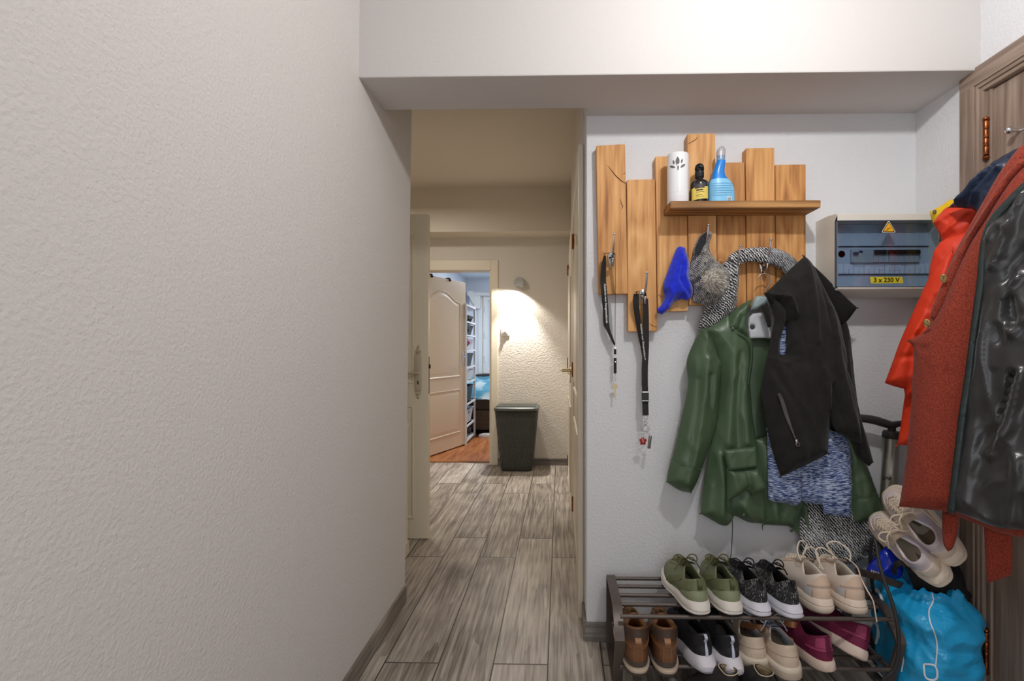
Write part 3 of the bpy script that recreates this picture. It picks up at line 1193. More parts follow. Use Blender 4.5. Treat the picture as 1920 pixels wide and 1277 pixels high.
for k, q in enumerate(planks):
    bm = BM()
    yf = PF + (.002, -.001, .004, -.004, .003, -.003, .001)[k]
    poly = [at(x, y, yf) for x, y in q]
    prism(bm, poly, (0, 1, 0), HY - .002 - yf)
    bmesh.ops.bevel(bm, geom=bm.edges[:], offset=.0018, segments=2, affect='EDGES')
    o = obj('plank', bm, M_OAK, rack, smooth=30)
# cracks and a knot in the planks, as in old oak
M_CRACK = pbr('oak_crack', (58, 36, 20), .9)
def crack(pts, y, w):
    P = [at(a, b, y - .0004) for a, b in pts]
    n = len(P)
    obj('crack', tube(BM(), P, [max(.0002, w * math.sin(math.pi * (i + .3) / n)) for i in range(n)], 5), M_CRACK, rack)


crack([(1139, 310), (1147, 320), (1156, 331), (1165, 339), (1174, 344)], PF + .001, .0014)
crack([(1167, 327), (1173, 324)], PF + .001, .0009)
crack([(1163, 372), (1165, 381), (1168, 387), (1166, 392)], PF + .001, .0012)
crack([(1289, 270), (1297, 266), (1304, 262), (1308, 257)], PF - .005, .0012)
crack([(1480, 309), (1482, 318), (1481, 332), (1482, 345)], PF, .0006)
crack([(1218, 606), (1224, 611), (1231, 613)], PF - .002, .0008)
crack([(1233, 552), (1238, 555), (1243, 556)], PF + .003, .0008)
SF, SZ0, SZ1 = 1.832, 1.664, 1.691
a, b = at(1244.5, 407, PF).x, at(1510.5, 407, PF).x
bm = BM()
poly = [(a, PF - .001), (a + .001, SF), (b, SF), (b, PF - .001)]
loft(bm, [[Vector((x, y, SZ0)) for x, y in poly], [Vector((x, y, SZ1)) for x, y in poly]])
bmesh.ops.bevel(bm, geom=bm.edges[:], offset=.002, segments=2, affect='EDGES')
obj('shelf_board', bm, M_OAKX, rack, smooth=30)


def wall_hook(px, py, name='hook', tip=(0, 0)):
    """chrome hat-and-coat hook: teardrop plate, long upper prong with a ball, short lower prong"""
    c = at(px, py, PF)
    bm = BM()
    out = []
    for y, s in ((PF, 1.0), (PF - .004, 1.0), (PF - .008, .7)):
        rg = []
        for i in range(20):
            q = 2 * math.pi * i / 20
            w = .0165 * math.sin(q) * (1 - .38 * (-math.cos(q) * .5 + .5) - .15 * (-math.cos(q)))
            rg.append(Vector((c.x + w * s, y, c.z + .029 * math.cos(q) * s * (1 if math.cos(q) > 0 else 1.15))))
        out.append(rg)
    loft(bm, out)
    obj('hook_plate', bm, M_CHROME, rack, smooth=50)
    p = [Vector(v) for v in ((c.x, PF - .004, c.z - .006), (c.x, PF - .026, c.z - .002), (c.x + .001, PF - .05, c.z + .018), (c.x + .002, PF - .068, c.z + .046), (c.x + .002, PF - .080, c.z + .082))]
    pts = catmull(p, 6)
    n = len(pts)
    bm = BM()
    tube(bm, pts, [.0062 - .0032 * i / n for i in range(n)], 10)
    sphere(bm, pts[-1], .0052, n=12)
    p = [Vector(v) for v in ((c.x, PF - .006, c.z - .014), (c.x, PF - .028, c.z - .030), (c.x + .001, PF - .046, c.z - .024), (c.x + .001, PF - .052, c.z - .006))]
    pts = catmull(p, 5)
    tube(bm, pts, .0042, 8)
    sphere(bm, pts[-1], .0052, n=10)
    obj('hook', bm, M_CHROME, rack, smooth=60)
    return c


HK = [wall_hook(1146, 487), wall_hook(1205, 557), wall_hook(1316, 471), wall_hook(1373, 509), wall_hook(1428, 497)]

# ================================================================== things on the shelf
YS = 1.885
M_LETTER = pbr('print_white', (236, 236, 232), .6)
M_PRINTK = pbr('print_black', (24, 24, 24), .6)
# air freshener
c = at(1271, 378, YS - .005); c.z = SZ1
t_ = thing('air_freshener', 'white cylindrical air freshener with a cut-out lotus on the shelf', 'air freshener', c)
R_ = .0395
bm = BM()
Hh = .186
lathe(bm, [(R_ * .97, 0), (R_, .003), (R_, .035), (R_ - .0006, .0355), (R_ - .0006, .0365), (R_, .037), (R_, Hh - .006), (R_ - .001, Hh - .002), (R_ - .005, Hh)], c, 40)
obj('can_body', bm, pbr('gloss_white', (232, 233, 236), .25), t_, smooth=40)
MG = pbr('grille_grey', (120, 118, 116), .6, (86, 84, 82), ns=400)
bm = BM()


def leaf_on_cyl(cx, cz, ln, wd, ang, dz=.0006):
    """a pointed leaf lying on the can's surface; cx along the arc (m), cz up"""
    n = 9
    L, Rr = [], []
    for i in range(n + 1):
        s = i / n
        ww = wd * math.sin(math.pi * s) ** .8
        for side, lst in ((1, L), (-1, Rr)):
            u = (s - .5) * ln
            v = side * ww / 2
            x = cx + u * math.sin(ang) + v * math.cos(ang)
            z = cz + u * math.cos(ang) - v * math.sin(ang)
            th = x / R_ - .35
            lst.append(Vector((c.x + (R_ + dz) * math.sin(th), c.y - (R_ + dz) * math.cos(th), c.z + z)))
    V1 = [bm.verts.new(p) for p in L]
    V2 = [bm.verts.new(p) for p in Rr]
    for i in range(n):
        bm.faces.new((V1[i], V1[i + 1], V2[i + 1], V2[i]))


leaf_on_cyl(.004, .148, .034, .0145, 0)
leaf_on_cyl(-.0105, .146, .018, .007, -.30)
leaf_on_cyl(.019, .148, .018, .007, .30)
leaf_on_cyl(-.016, .131, .026, .0085, -1.15)
leaf_on_cyl(.023, .131, .026, .0085, .95)
leaf_on_cyl(.006, .126, .026, .006, .1)
bmesh.ops.remove_doubles(bm, verts=bm.verts[:], dist=1e-5)
o = obj('lotus_grille', bm, MG, t_)
tag(o, 'grey lotus-shaped grille')
bm = BM()
th = .006 / R_ - .35
sphere(bm, (c.x + R_ * math.sin(th), c.y - R_ * math.cos(th) + .0005, c.z + .134), .0045, 1, .4, 1, 12)
obj('nozzle', bm, pbr('gloss_white', (232, 233, 236), .25), t_, smooth=60)

# black spray bottle
c = at(1311.5, 378, YS); c.z = SZ1
t_ = thing('spray_bottle', 'small black spray bottle with a yellow label on the shelf', 'bottle', c)
rb = .0335
bm = BM()
lathe(bm, [(rb * .92, 0), (rb, .004), (rb, .072), (rb * .96, .080), (rb * .72, .089), (.0125, .096), (.0115, .104)], c, 32)
obj('bottle_body', bm, pbr('black_glass', (26, 24, 24), .1, coat=.5), t_, smooth=50)
bm = BM()
lathe(bm, [(.015, .100), (.0165, .102), (.0165, .122), (.014, .124)], c, 24)
obj('collar', bm, pbr('black_plastic', (34, 34, 36), .35), t_, smooth=40)
bm = BM()
lathe(bm, [(.013, .122), (.0165, .128), (.0172, .136), (.015, .146), (.009, .152), (.001, .1535)], c, 24)
box(bm, c.x - .004, c.x + .004, c.y - .026, c.y - .01, c.z + .131, c.z + .139, .002)
obj('spray_head', bm, pbr('black_gloss', (20, 20, 22), .15), t_, smooth=50)


def wrap(cc, r, a0, a1, z0, z1, skew=0, n=16):
    bm = BM()
    P = []
    for i in range(n + 1):
        a = a0 + (a1 - a0) * i / n
        s = skew * (a - a0) / (a1 - a0)
        P.append([Vector((cc.x + r * math.sin(a), cc.y - r * math.cos(a), cc.z + z + s)) for z in (z0, z1)])
    grid(bm, P, n + 1, 2)
    return bm


o = obj('label', wrap(c, rb + .0004, -1.25, .82, .010, .055, .006), pbr('label_yellow', (226, 200, 96), .5), t_)
tag(o, 'yellow paper label')
obj('label_panel', wrap(c, rb + .0008, -.75, .30, .051, .068, .003), pbr('label_dark', (66, 60, 62), .5), t_)
bm = BM()
for z, a0, a1, h_ in ((.043, -.62, .12, .0045), (.037, -.62, .28, .0012), (.026, -.62, .0, .0018), (.020, -.62, .2, .0012)):
    b2 = wrap(c, rb + .0009, a0, a1, z, z + h_, .002)
    me = bpy.data.meshes.new('t'); b2.to_mesh(me); b2.free(); bm.from_mesh(me); bpy.data.meshes.remove(me)
obj('label_print', bm, M_PRINTK, t_)

# blue trigger bottle
c = at(1352, 378, YS); c.z = SZ1
t_ = thing('cleaning_bottle', 'bright blue cleaning spray bottle with clear nozzle cap on the shelf', 'bottle', c)
S_ = 1.885 / 940
prof = [(1060, 990, 1425, .026), (1045, 986, 1428, .027), (900, 986, 1426, .027), (800, 986, 1418, .027), (740, 988, 1398, .027), (690, 998, 1370, .026),
        (640, 1022, 1320, .025), (600, 1040, 1285, .023), (550, 1050, 1264, .021), (500, 1062, 1256, .020), (430, 1088, 1262, .019), (370, 1108, 1272, .018), (322, 1128, 1276, .016)]


def prof_rings(prof, scale=1.0):
    rings = []
    for zy, l, r, dp in prof:
        pl, pr_ = 1220 + l / 9.122, 1220 + r / 9.122
        xl, xr = at(pl, 378, YS).x, at(pr_, 378, YS).x
        z = SZ1 + (1060 - zy) / 9.122 * S_
        cx, w = (xl + xr) / 2, (xr - xl) / 2
        rg = []
        for i in range(28):
            q = 2 * math.pi * i / 28
            cc_, ss = math.cos(q), math.sin(q)
            rg.append(Vector((cx + w * scale * math.copysign(abs(cc_) ** .8, cc_), YS + dp * scale * math.copysign(abs(ss) ** .8, ss), z)))
        rings.append(rg)
    return rings


bm = BM()
loft(bm, prof_rings(prof))
M_BLUEB = pbr('blue_plastic', (20, 128, 216), .22, spec=.6)
obj('bottle_body', bm, M_BLUEB, t_, smooth=60)
# label wraps the front of the body
bm = BM()
P = []
lp = [(1050, 986, 1428, .027), (900, 986, 1426, .027), (800, 986, 1418, .027), (740, 988, 1398, .027), (690, 998, 1370, .026), (650, 1018, 1330, .0253)]
rr = prof_rings(lp, 1.0)
for rg in rr:
    cx = sum(p.x for p in rg) / 28
    row = []
    for i in range(15, 28):
        p = rg[i]
        row.append(Vector((cx + (p.x - cx) * 1.006, YS + (p.y - YS) * 1.03 - .0003, p.z)))
    P.append(row)
grid(bm, P, len(P), 13)
obj('label', bm, pbr('label_lightblue', (128, 196, 236), .35), t_, smooth=60)
bm = BM()
yl = YS - .0293
for k, zy in enumerate((735, 775, 815, 855, 895, 935)):
    z = SZ1 + (1060 - zy) / 9.122 * S_
    x0_, x1_ = at(1220 + 1010 / 9.122, 378, YS).x, at(1220 + (1370 - (k % 3) * 14) / 9.122, 378, YS).x
    n = 12
    for r in range(n):
        xa, xb = x0_ + (x1_ - x0_) * r / n, x0_ + (x1_ - x0_) * (r + .86) / n
        xm = ((xa + xb) / 2 - (x0_ + x1_) / 2) / .052
        yy = YS - .0285 * max(.05, 1 - abs(xm) ** 2.6) ** .4 - .0008
        box(bm, xa, xb, yy - .0003, yy + .0003, z, z + .0009)
obj('label_print', bm, pbr('label_print_blue', (50, 96, 150), .5), t_)
bm = BM()
box(bm, c.x + .012, c.x + .028, yl - .0006, yl + .003, SZ1 + .004, SZ1 + .021)
obj('barcode_panel', bm, M_LETTER, t_)
bm = BM()
for k in range(9):
    x = c.x + .0135 + k * .0015
    box(bm, x, x + (.0004, .0008, .0006)[k % 3], yl - .0012, yl, SZ1 + .006, SZ1 + .019)
obj('barcode', bm, M_PRINTK, t_)
# shoulder fold of the trigger body
bm = BM()
cp = [(320, 1130, 1266, .0155), (300, 1130, 1268, .015), (250, 1133, 1268, .0148), (240, 1138, 1268, .0148)]
loft(bm, prof_rings(cp))
obj('collar', bm, pbr('clear_blue', (150, 190, 226), .15, trans=.5), t_, smooth=60)
bm = BM()
cp = [(242, 1130, 1268, .0150), (180, 1126, 1276, .0152), (130, 1140, 1272, .0148), (95, 1166, 1256, .011), (78, 1190, 1236, .006), (74, 1204, 1222, .002)]
loft(bm, prof_rings(cp))
obj('nozzle_cap', bm, pbr('frosted_cap', (206, 204, 206), .25, trans=.45), t_, smooth=60)

# ================================================================== lanyards
M_STRAP = pbr('black_webbing', (34, 33, 33), .8, (46, 45, 44), ns=300, bump=.5, bs=600, st=(1, 1, 3))


def strap_pts(pts):
    return catmull([at(x, y, Y) for x, y, Y in pts], 8)


t_ = thing('lanyard', 'black lanyard with a single key on the leftmost hook', 'lanyard', HK[0], 'lanyards on the coat rack')
bm = BM()
lp = strap_pts([(1134, 480, 1.905), (1132, 500, 1.915), (1131, 525, 1.928), (1132.5, 545, 1.932), (1135.5, 580, 1.950), (1136.5, 605, 1.955), (1141, 620, 1.955), (1147, 634, 1.955), (1152.5, 647, 1.955)])
n = len(lp)
ws = []
wd = []
for i in range(n):
    f = i / (n - 1)
    tw = np.interp(f, [0, .10, .25, .66, .76, .9, 1], [.35, .75, 1, 1, .62, .45, .3])
    ws.append(.0225)
    a = math.acos(tw)
    wd.append(Vector((math.cos(a), math.sin(a) * .9, 0)))
ribbon(bm, lp, wd, ws, .0012)
rp = strap_pts([(1153, 478, 1.905), (1154, 520, 1.92), (1153.5, 580, 1.945), (1153.2, 620, 1.955), (1153, 648, 1.955)])
ribbon(bm, rp, [Vector((.15, .99, 0))] * len(rp), .021, .0012)
tp = strap_pts([(1134, 480, 1.905), (1135, 476, 1.903), (1142, 474.5, 1.902), (1150, 474, 1.902), (1153, 478, 1.905)])
ribbon(bm, tp, Vector((0, 1, .1)), .022, .0012)
obj('strap', bm, M_STRAP, t_, smooth=50)
e = at(1153.3, 650, 1.955)
s_ = 1.955 / 940
bm = BM()
box(bm, e.x - .0045, e.x + .0045, e.y - .004, e.y + .004, e.z - .030, e.z - .010, .0015)
box(bm, e.x - .0055, e.x + .0055, e.y - .003, e.y + .003, e.z - .104, e.z - .044, .0012)
obj('clip', bm, M_STRAP, t_)
bm = BM()
obj('clip_metal', box(BM(), e.x - .004, e.x + .004, e.y - .005, e.y + .005, e.z - .008, e.z - .002, .001), M_CHROME, t_)
obj('clip_metal', box(BM(), e.x - .002, e.x + .003, e.y - .004, e.y + .004, e.z - .062, e.z - .056, .001), M_CHROME, t_)
tube(bm, [e + Vector((.002 * math.sin(q * .9), .002 * math.cos(q * .9), -.104 - .0026 * q)) for q in range(12)], .0011, 6)
obj('key_chain', bm, M_CHROME, t_)
bm = BM()
kz = e.z - .155
lathe(bm, [(.0, -.0012), (.0092, -.0012), (.0098, 0), (.0092, .0012), (0, .0012)], (e.x, e.y, kz), 20, mat=Matrix.Rotation(math.pi / 2, 4, 'X'))
box(bm, e.x - .0026, e.x + .0026, e.y - .0011, e.y + .0011, kz - .044, kz - .008)
for k in range(4):
    box(bm, e.x - .0042, e.x - .002, e.y - .001, e.y + .001, kz - .040 + k * .007, kz - .036 + k * .007)
o = obj('key', bm, pbr('brass_key', (176, 160, 120), .35, metal=.9), t_)
tx_p0, tx_p1 = at(1133.2, 533, 1.930), at(1137, 606, 1.953)
dirv = (tx_p1 - tx_p0)
mid = (tx_p0 + tx_p1) / 2
text('lanyard_print', 'Academie voor Diergeneeskunde', .0112, M_LETTER, t_, frame(mid + Vector((.0012, -.0085, 0)), dirv, Vector((1, .05, 0))), bold=True)

t_ = thing('lanyard', 'black lanyard with buckle, key ring and red charm on the second hook', 'lanyard', HK[1], 'lanyards on the coat rack')
bm = BM()
lp = strap_pts([(1193, 551, 1.905), (1192.5, 565, 1.908), (1193.5, 580, 1.913), (1197, 605, 1.925), (1201, 630, 1.935), (1205, 652, 1.938), (1207.5, 672, 1.938)])
n = len(lp)
wd = []
for i in range(n):
    f = i / (n - 1)
    tw = np.interp(f, [0, .12, .4, .75, 1], [.7, .95, .85, .6, .35])
    a = math.acos(tw)
    wd.append(Vector((math.cos(a), -math.sin(a), 0)))
ribbon(bm, lp, wd, .0225, .0012)
rp = strap_pts([(1210.5, 560, 1.905), (1211, 590, 1.91), (1211, 630, 1.92), (1210.5, 660, 1.93), (1209, 690, 1.932), (1209, 725, 1.932)])
ribbon(bm, rp, [Vector((.75 + .22 * min(1, i / 20), .5 - .4 * min(1, i / 20), 0)) for i in range(len(rp))], .0245, .0014)
rp = strap_pts([(1209.5, 725, 1.931), (1209.6, 740, 1.931), (1210, 760, 1.931), (1210.5, 779, 1.931)])
ribbon(bm, rp, Vector((1, .05, 0)), .0235, .0022)
tp = strap_pts([(1193, 551, 1.905), (1193.5, 547, 1.903), (1201, 545.5, 1.902), (1208, 545, 1.902), (1210.5, 552, 1.905), (1210.5, 560, 1.905)])
ribbon(bm, tp, Vector((0, 1, .1)), .022, .0012)
obj('strap', bm, M_STRAP, t_, smooth=50)
e = at(1209.7, 744, 1.928)
bm = BM()
box(bm, e.x - .0135, e.x + .0135, e.y - .005, e.y + .005, e.z - .014, e.z + .016, .003)
box(bm, e.x - .0145, e.x + .0145, e.y - .005, e.y + .005, e.z - .019, e.z - .014, .002)
obj('buckle', bm, pbr('black_buckle', (44, 43, 42), .5), t_)
bm = BM()
obj('buckle_bar', box(BM(), e.x - .012, e.x + .012, e.y - .0058, e.y - .003, e.z + .016, e.z + .021, .001), M_CHROME, t_)
box(bm, e.x - .0135, e.x + .0135, e.y - .0058, e.y - .003, e.z - .0165, e.z - .0135, .001)
obj('buckle_bar', bm, M_CHROME, t_)
bm = BM()


def ring(c, r, th, ax=(0, 1, 0), n=20):
    q = Vector(ax).normalized().to_track_quat('Z', 'Y')
    tube(bm, [Vector(c) + q @ Vector((r * math.cos(2 * math.pi * k / n), r * math.sin(2 * math.pi * k / n), 0)) for k in range(n)], th, 6, closed=True)


g = at(1211, 783, 1.928)
ring(g, .008, .0009, (0, 1, .3))
g2 = at(1210.5, 793, 1.928)
ring(g2, .006, .0013, (.5, 1, 0))
g3 = at(1208.5, 803, 1.926)
ring(g3, .0125, .0011)
ring(g3 + Vector((.006, .002, -.002)), .0125, .001, (.4, 1, 0))
obj('key_ring', bm, M_STEEL, t_, smooth=60)
bm = BM()
cc = at(1205.5, 827, 1.926)
rg = []
for yy, s in ((-.004, .75), (-.002, 1), (.002, 1), (.004, .75)):
    rg.append([cc + Vector((s * (.0125 + .0022 * math.cos(5 * q * .2094)) * math.sin(q * .2094), yy, s * (.0145 + .002 * math.cos(5 * q * .2094)) * math.cos(q * .2094))) for q in range(30)])
loft(bm, rg)
obj('red_charm', bm, pbr('red_charm', (160, 34, 28), .25), t_, smooth=50)
bm = BM()
for s in (-1, 1):
    tube(bm, [g3 + Vector((0, 0, -.012)), cc + Vector((s * .003, -.004, .013)), cc + Vector((s * .0012, -.005, -.006))], .0009, 6)
c2 = at(1218, 829, 1.926)
lathe(bm, [(.005, -.024), (.0062, -.023), (.0062, .023), (.003, .025)], c2, 14, mat=Matrix.Rotation(.12, 4, 'Y'))
tube(bm, [g3 + Vector((.006, 0, -.012)), c2 + Vector((0, 0, .026))], .0012, 6)
obj('silver_tag', bm, M_STEEL, t_, smooth=50)
p0, p1 = at(1200.5, 607, 1.918), at(1206.5, 657, 1.932)
text('lanyard_print', 'Academie voor Diergeneeskunde', .0105, M_LETTER, t_,
     frame(p0 + Vector((-.001, -.005, 0)), p1 - p0, Vector((.8, -.55, 0))) , bold=True, center=False)

# ================================================================== clothes on the rack
def Z6(p):
    return crop(1220, 540, 2.456, p)


def Z4(p):
    return crop(1100, 420, 2.902, p)


def ZH(p):
    return crop(1280, 400, 5.805, p)


M_BLUEHAT = pbr('royal_blue_fleece', (16, 44, 214), .95, (10, 32, 180), ns=60, sheen=.4, bump=.4, bs=700, bd=.001)
M_GREYKNIT = knit_mat('grey_melange_knit', [(.25, (58, 58, 60)), (.5, (126, 124, 122)), (.75, (190, 186, 180))], ns=60, wave=55, contrast=.5)
M_SCARF = knit_mat('black_grey_scarf', [(.36, (26, 26, 30)), (.47, (70, 70, 74)), (.58, (168, 168, 172)), (.75, (222, 222, 222))], ns=9, wave=38, contrast=.65, rot=(0, .7, 0))
M_SCARFD = knit_mat('black_white_scarf', [(.30, (22, 22, 26)), (.55, (34, 34, 38)), (.68, (196, 196, 200)), (.8, (226, 226, 226))], ns=14, wave=38, contrast=.8, rot=(0, .7, 0))
M_SCARFG = knit_mat('grey_scarf', [(.25, (72, 73, 78)), (.5, (132, 134, 140)), (.75, (196, 198, 202))], ns=30, wave=45, contrast=.6, rot=(0, .7, 0))

# blue hat
t_ = thing('fleece_hat', 'royal blue fleece hat hanging limp on the oak planks', 'hat', at(1265, 590, 1.92))
cloth('hat_body', M_BLUEHAT, t_, Z4([(508, 122), (535, 130), (552, 190), (560, 240), (555, 285), (576, 350), (572, 400), (545, 416), (515, 408), (478, 424), (450, 462), (410, 492), (388, 484),
                                     (382, 460), (405, 442), (425, 395), (416, 350), (425, 300), (448, 240), (470, 180), (488, 135)]), 1.918, depth=.034, back=.008, R=.045,
      folds=[(Z4([(515, 230), (500, 300), (525, 350), (560, 390)]), .008, -.012), (Z4([(430, 330), (460, 400), (420, 470)]), .010, .008), (Z4([(540, 200), (530, 280), (555, 330)]), .009, .009),
             (Z4([(480, 420), (515, 385)]), .007, -.008)], nz=(.004, 16, 12), h=.006, cr=(.003, 16, 10))

# grey bobble hat
t_ = thing('bobble_hat', 'grey melange knitted hat with a big beige pom-pom on a chrome hook', 'hat', at(1325, 580, 1.91))
cloth('hat_body', M_GREYKNIT, t_, ZH([(278, 192), (318, 206), (312, 262), (292, 320), (292, 400), (330, 470), (400, 545), (470, 600), (515, 660), (505, 760), (470, 850), (420, 930), (350, 1000), (270, 1004), (190, 985),
                                      (105, 965), (120, 880), (118, 800), (110, 760), (62, 735), (62, 660), (90, 560), (118, 440), (138, 340), (195, 238)]), 1.912, depth=.045, back=.008, R=.05,
      folds=[(ZH([(300, 230), (230, 390), (200, 450)]), .007, .014), (ZH([(250, 260), (180, 400), (130, 520), (85, 700)]), .008, -.024), (ZH([(330, 540), (250, 620), (200, 720), (110, 760)]), .008, -.016),
             (ZH([(140, 800), (200, 880), (340, 920)]), .012, .010)], nz=(.005, 22, 18), h=.006)
M_DARKIN = pbr('hat_inside', (26, 28, 34), .95, (50, 50, 54), ns=200)
o = cloth('hat_inside', M_DARKIN, t_, ZH([(285, 205), (240, 330), (205, 400), (165, 440), (135, 460), (150, 350), (200, 250), (250, 208)]), 1.888, depth=.004, back=.004, R=.02, h=.006)
tag(o, 'dark inside of the turned-up brim')
pc = at(1336, 527, 1.845)
bm = BM()
rr = random.Random(3)
sphere(bm, pc, .034, n=20)
for k in range(1100):
    d = Vector((rr.gauss(0, 1), rr.gauss(0, 1), rr.gauss(0, 1))).normalized()
    sw_ = Vector((rr.uniform(-.4, .4) + .8, -.3, rr.uniform(-.6, .1))) * .5
    L = rr.uniform(.040, .053)
    a = pc + d * .028
    b = pc + d * (L * .85) + sw_ * .006
    e_ = pc + d * L + sw_ * .018
    side = d.cross(Vector((rr.uniform(-1, 1), rr.uniform(-1, 1), rr.uniform(-1, 1)))).normalized()
    w_ = .0016
    vs = [bm.verts.new(p) for p in (a - side * w_, a + side * w_, b + side * w_ * .9, b - side * w_ * .9, e_)]
    bm.faces.new(vs[:4])
    bm.faces.new((vs[3], vs[2], vs[4]))
o = obj('pom_pom', bm, pbr('pompom_wool', (212, 206, 195), .95, (180, 174, 164), ns=40, sheen=.4), t_)
tag(o, 'beige yarn pom-pom')

# long scarf thrown over two hooks
t_ = thing('scarf', 'long black, grey and white scarf looped over two hooks behind the jackets', 'scarf', at(1400, 600, 1.93))
cp = [(1330, 612, 1.92, .030), (1344, 570, 1.92, .034), (1366, 525, 1.912, .031), (1374, 492, 1.905, .028), (1390, 480, 1.900, .026), (1412, 478, 1.900, .027), (1438, 478, 1.902, .030), (1462, 485, 1.907, .032), (1482, 500, 1.917, .032), (1500, 530, 1.92, .031), (1510, 600, 1.92, .030)]


def band(pts, n=6, ecc=.55, ribs=0):
    P = catmull([at(x, y, Y) for x, y, Y, r in pts], n)
    rads = np.interp(np.linspace(0, 1, len(P)), np.linspace(0, 1, len(pts)), [p[3] for p in pts])
    bm = BM()
    rings = []
    for i, p in enumerate(P):
        tg = (P[min(i + 1, len(P) - 1)] - P[max(i - 1, 0)]).normalized()
        w = tg.cross(Vector((0, -1, 0))).normalized()
        nn = w.cross(tg)
        rg = []
        for k in range(18):
            q = 2 * math.pi * k / 18
            rr_ = rads[i] * (1 + .06 * noise.noise(Vector((i * .35, k * .5, 2.0))))
            rg.append(p + w * math.cos(q) * rr_ + nn * math.sin(q) * rr_ * ecc)
        rings.append(rg)
    loft(bm, rings)
    return bm


nA = 27
full = catmull([at(x, y, Y) for x, y, Y, r in cp], 6)
# three colour blocks of the loop: grey left drop, black and white middle, light grey right
obj('scarf_loop', band(cp[3:7]), M_SCARFD, t_, smooth=60)
obj('scarf_loop', band(cp[6:]), M_SCARFG, t_, smooth=60)
cloth('scarf_tail', M_SCARF, t_, ZH([(430, 560), (520, 475), (610, 410), (640, 440), (618, 560), (612, 640), (605, 800), (590, 960), (560, 1080), (430, 1180), (330, 1260), (170, 1290), (190, 1180), (230, 1080), (240, 1000), (330, 960), (420, 860), (470, 700)]), 1.925,
      depth=.03, R=.03, folds=[(ZH([(500, 560), (520, 700), (470, 900), (300, 1100)]), .01, -.012), (ZH([(560, 600), (540, 900), (400, 1100)]), .012, .008)], nz=(.004, 20, 8), h=.007)
cloth('scarf_end', M_SCARF, t_, [(1503, 930), (1640, 930), (1650, 985), (1662, 1030), (1640, 1050), (1622, 1032), (1612, 1052), (1590, 1058), (1560, 1050), (1545, 1058), (1520, 1052), (1508, 1058), (1500, 1000)], 1.945, depth=.022, R=.04,
      folds=[([(1555, 940), (1552, 1050)], .008, -.014), ([(1610, 950), (1640, 1045)], .01, .014)], nz=(.004, 14, 6), h=.007)
for k in range(3):
    bm = BM()
    x0_ = (1634, 1648, 1600)[k]
    pts = catmull([at(*p) for p in ([(1628, 985, 1.915), (1640, 1012, 1.91), (1654, 1040, 1.905), (1668, 1058, 1.90)], [(1655, 1030, 1.90), (1672, 1048, 1.88), (1684, 1068, 1.87), (1690, 1078, 1.86)], [(1612, 1040, 1.92), (1624, 1046, 1.91), (1638, 1038, 1.91)])[k]], 6)
    n = len(pts)
    tube(bm, pts, [.010 * (.8 + .4 * noise.noise(Vector((i * .7, k * 3, 0)))) * (1 if k == 0 else .7) for i in range(n)], 10)
    obj('fringe', bm, M_SCARFG, t_, smooth=60)

# clothes hanger
hp = HK[4]
t_ = thing('clothes_hanger', 'grey-blue plastic clothes hanger with a steel hook carrying the green raincoat', 'hanger', at(1435, 640, 1.90))
bm = BM()
cp_ = [(1420, 524, 1.893), (1423, 518, 1.893), (1428, 514, 1.893), (1436, 513, 1.893), (1443, 518, 1.893), (1445, 527, 1.893), (1441, 537, 1.894), (1435, 547, 1.896), (1434, 560, 1.898)]
tube(bm, catmull([at(*p) for p in cp_], 6), .0022, 10)
obj('hanger_hook', bm, M_STEEL, t_, smooth=60)
M_HANG = pbr('grey_blue_plastic', (150, 166, 168), .35)
cloth('hanger_neck', M_HANG, t_, Z6([(462, 100), (470, 62), (485, 40), (515, 36), (560, 44), (590, 70), (620, 110), (520, 88), (490, 96)]), 1.903, depth=.012, back=.008, R=.012, h=.005)
cloth('hanger_plate', pbr('pale_grey_plastic', (192, 194, 200), .4), t_, Z6([(450, 150), (470, 118), (560, 112), (640, 150), (640, 250), (545, 232), (456, 232)]), 1.915, depth=.003, back=.003, R=.01,
      holes=[Z6([(468 + 13 * math.cos(q * .5236), 180 + 12 * math.sin(q * .5236)) for q in range(12)])], h=.005)

# green raincoat
M_GREEN = pbr('green_raincoat', (80, 100, 75), .36, (71, 91, 67), ns=6, bump=.12, bs=25, bd=.003, spec=.5)
M_GREEND = pbr('green_raincoat_inside', (80, 98, 74), .45, (70, 88, 66), ns=6)
g = thing('raincoat', 'green rubbery raincoat with stand-up collar and flap pocket on the hanger', 'coat', at(1420, 990, 1.92))
o = cloth('back_panel', M_GREEND, g, Z6([(440, 225), (560, 235), (760, 260), (860, 400), (900, 700), (925, 1085), (800, 1050), (790, 1100), (750, 1165), (720, 1168), (625, 1090), (560, 1092), (515, 1085), (470, 600)]), 1.955, depth=.006, back=.004, R=.04,
      folds=[(Z6([(700, 1000), (720, 1160)]), .014, .022), (Z6([(660, 1000), (660, 1120)]), .012, -.006)], nz=(.004, 10, 2))
cloth('sleeve', M_GREEN, g, Z6([(860, 500), (920, 640), (965, 745), (1000, 830), (1040, 940), (1093, 1075), (1010, 1088), (922, 1086), (900, 1000), (880, 800), (850, 650)]), 1.935, depth=.03, back=.015, R=.05,
      folds=[(Z6([(960, 800), (1000, 1080)]), .015, .008), (Z6([(935, 962), (1045, 938)]), .003, -.004)], nz=(.004, 10, 3), cr=(.0045, 10, 4))
cloth('front_panel', M_GREEN, g, Z6([(480, 700), (540, 680), (640, 800), (700, 960), (695, 1010), (662, 1096), (600, 1094), (560, 1090), (520, 1090), (512, 960)]), 1.918, depth=.02, R=.04,
      folds=[(Z6([(560, 820), (565, 1085)]), .014, .012)], nz=(.003, 12, 3), cr=(.0045, 10, 4))
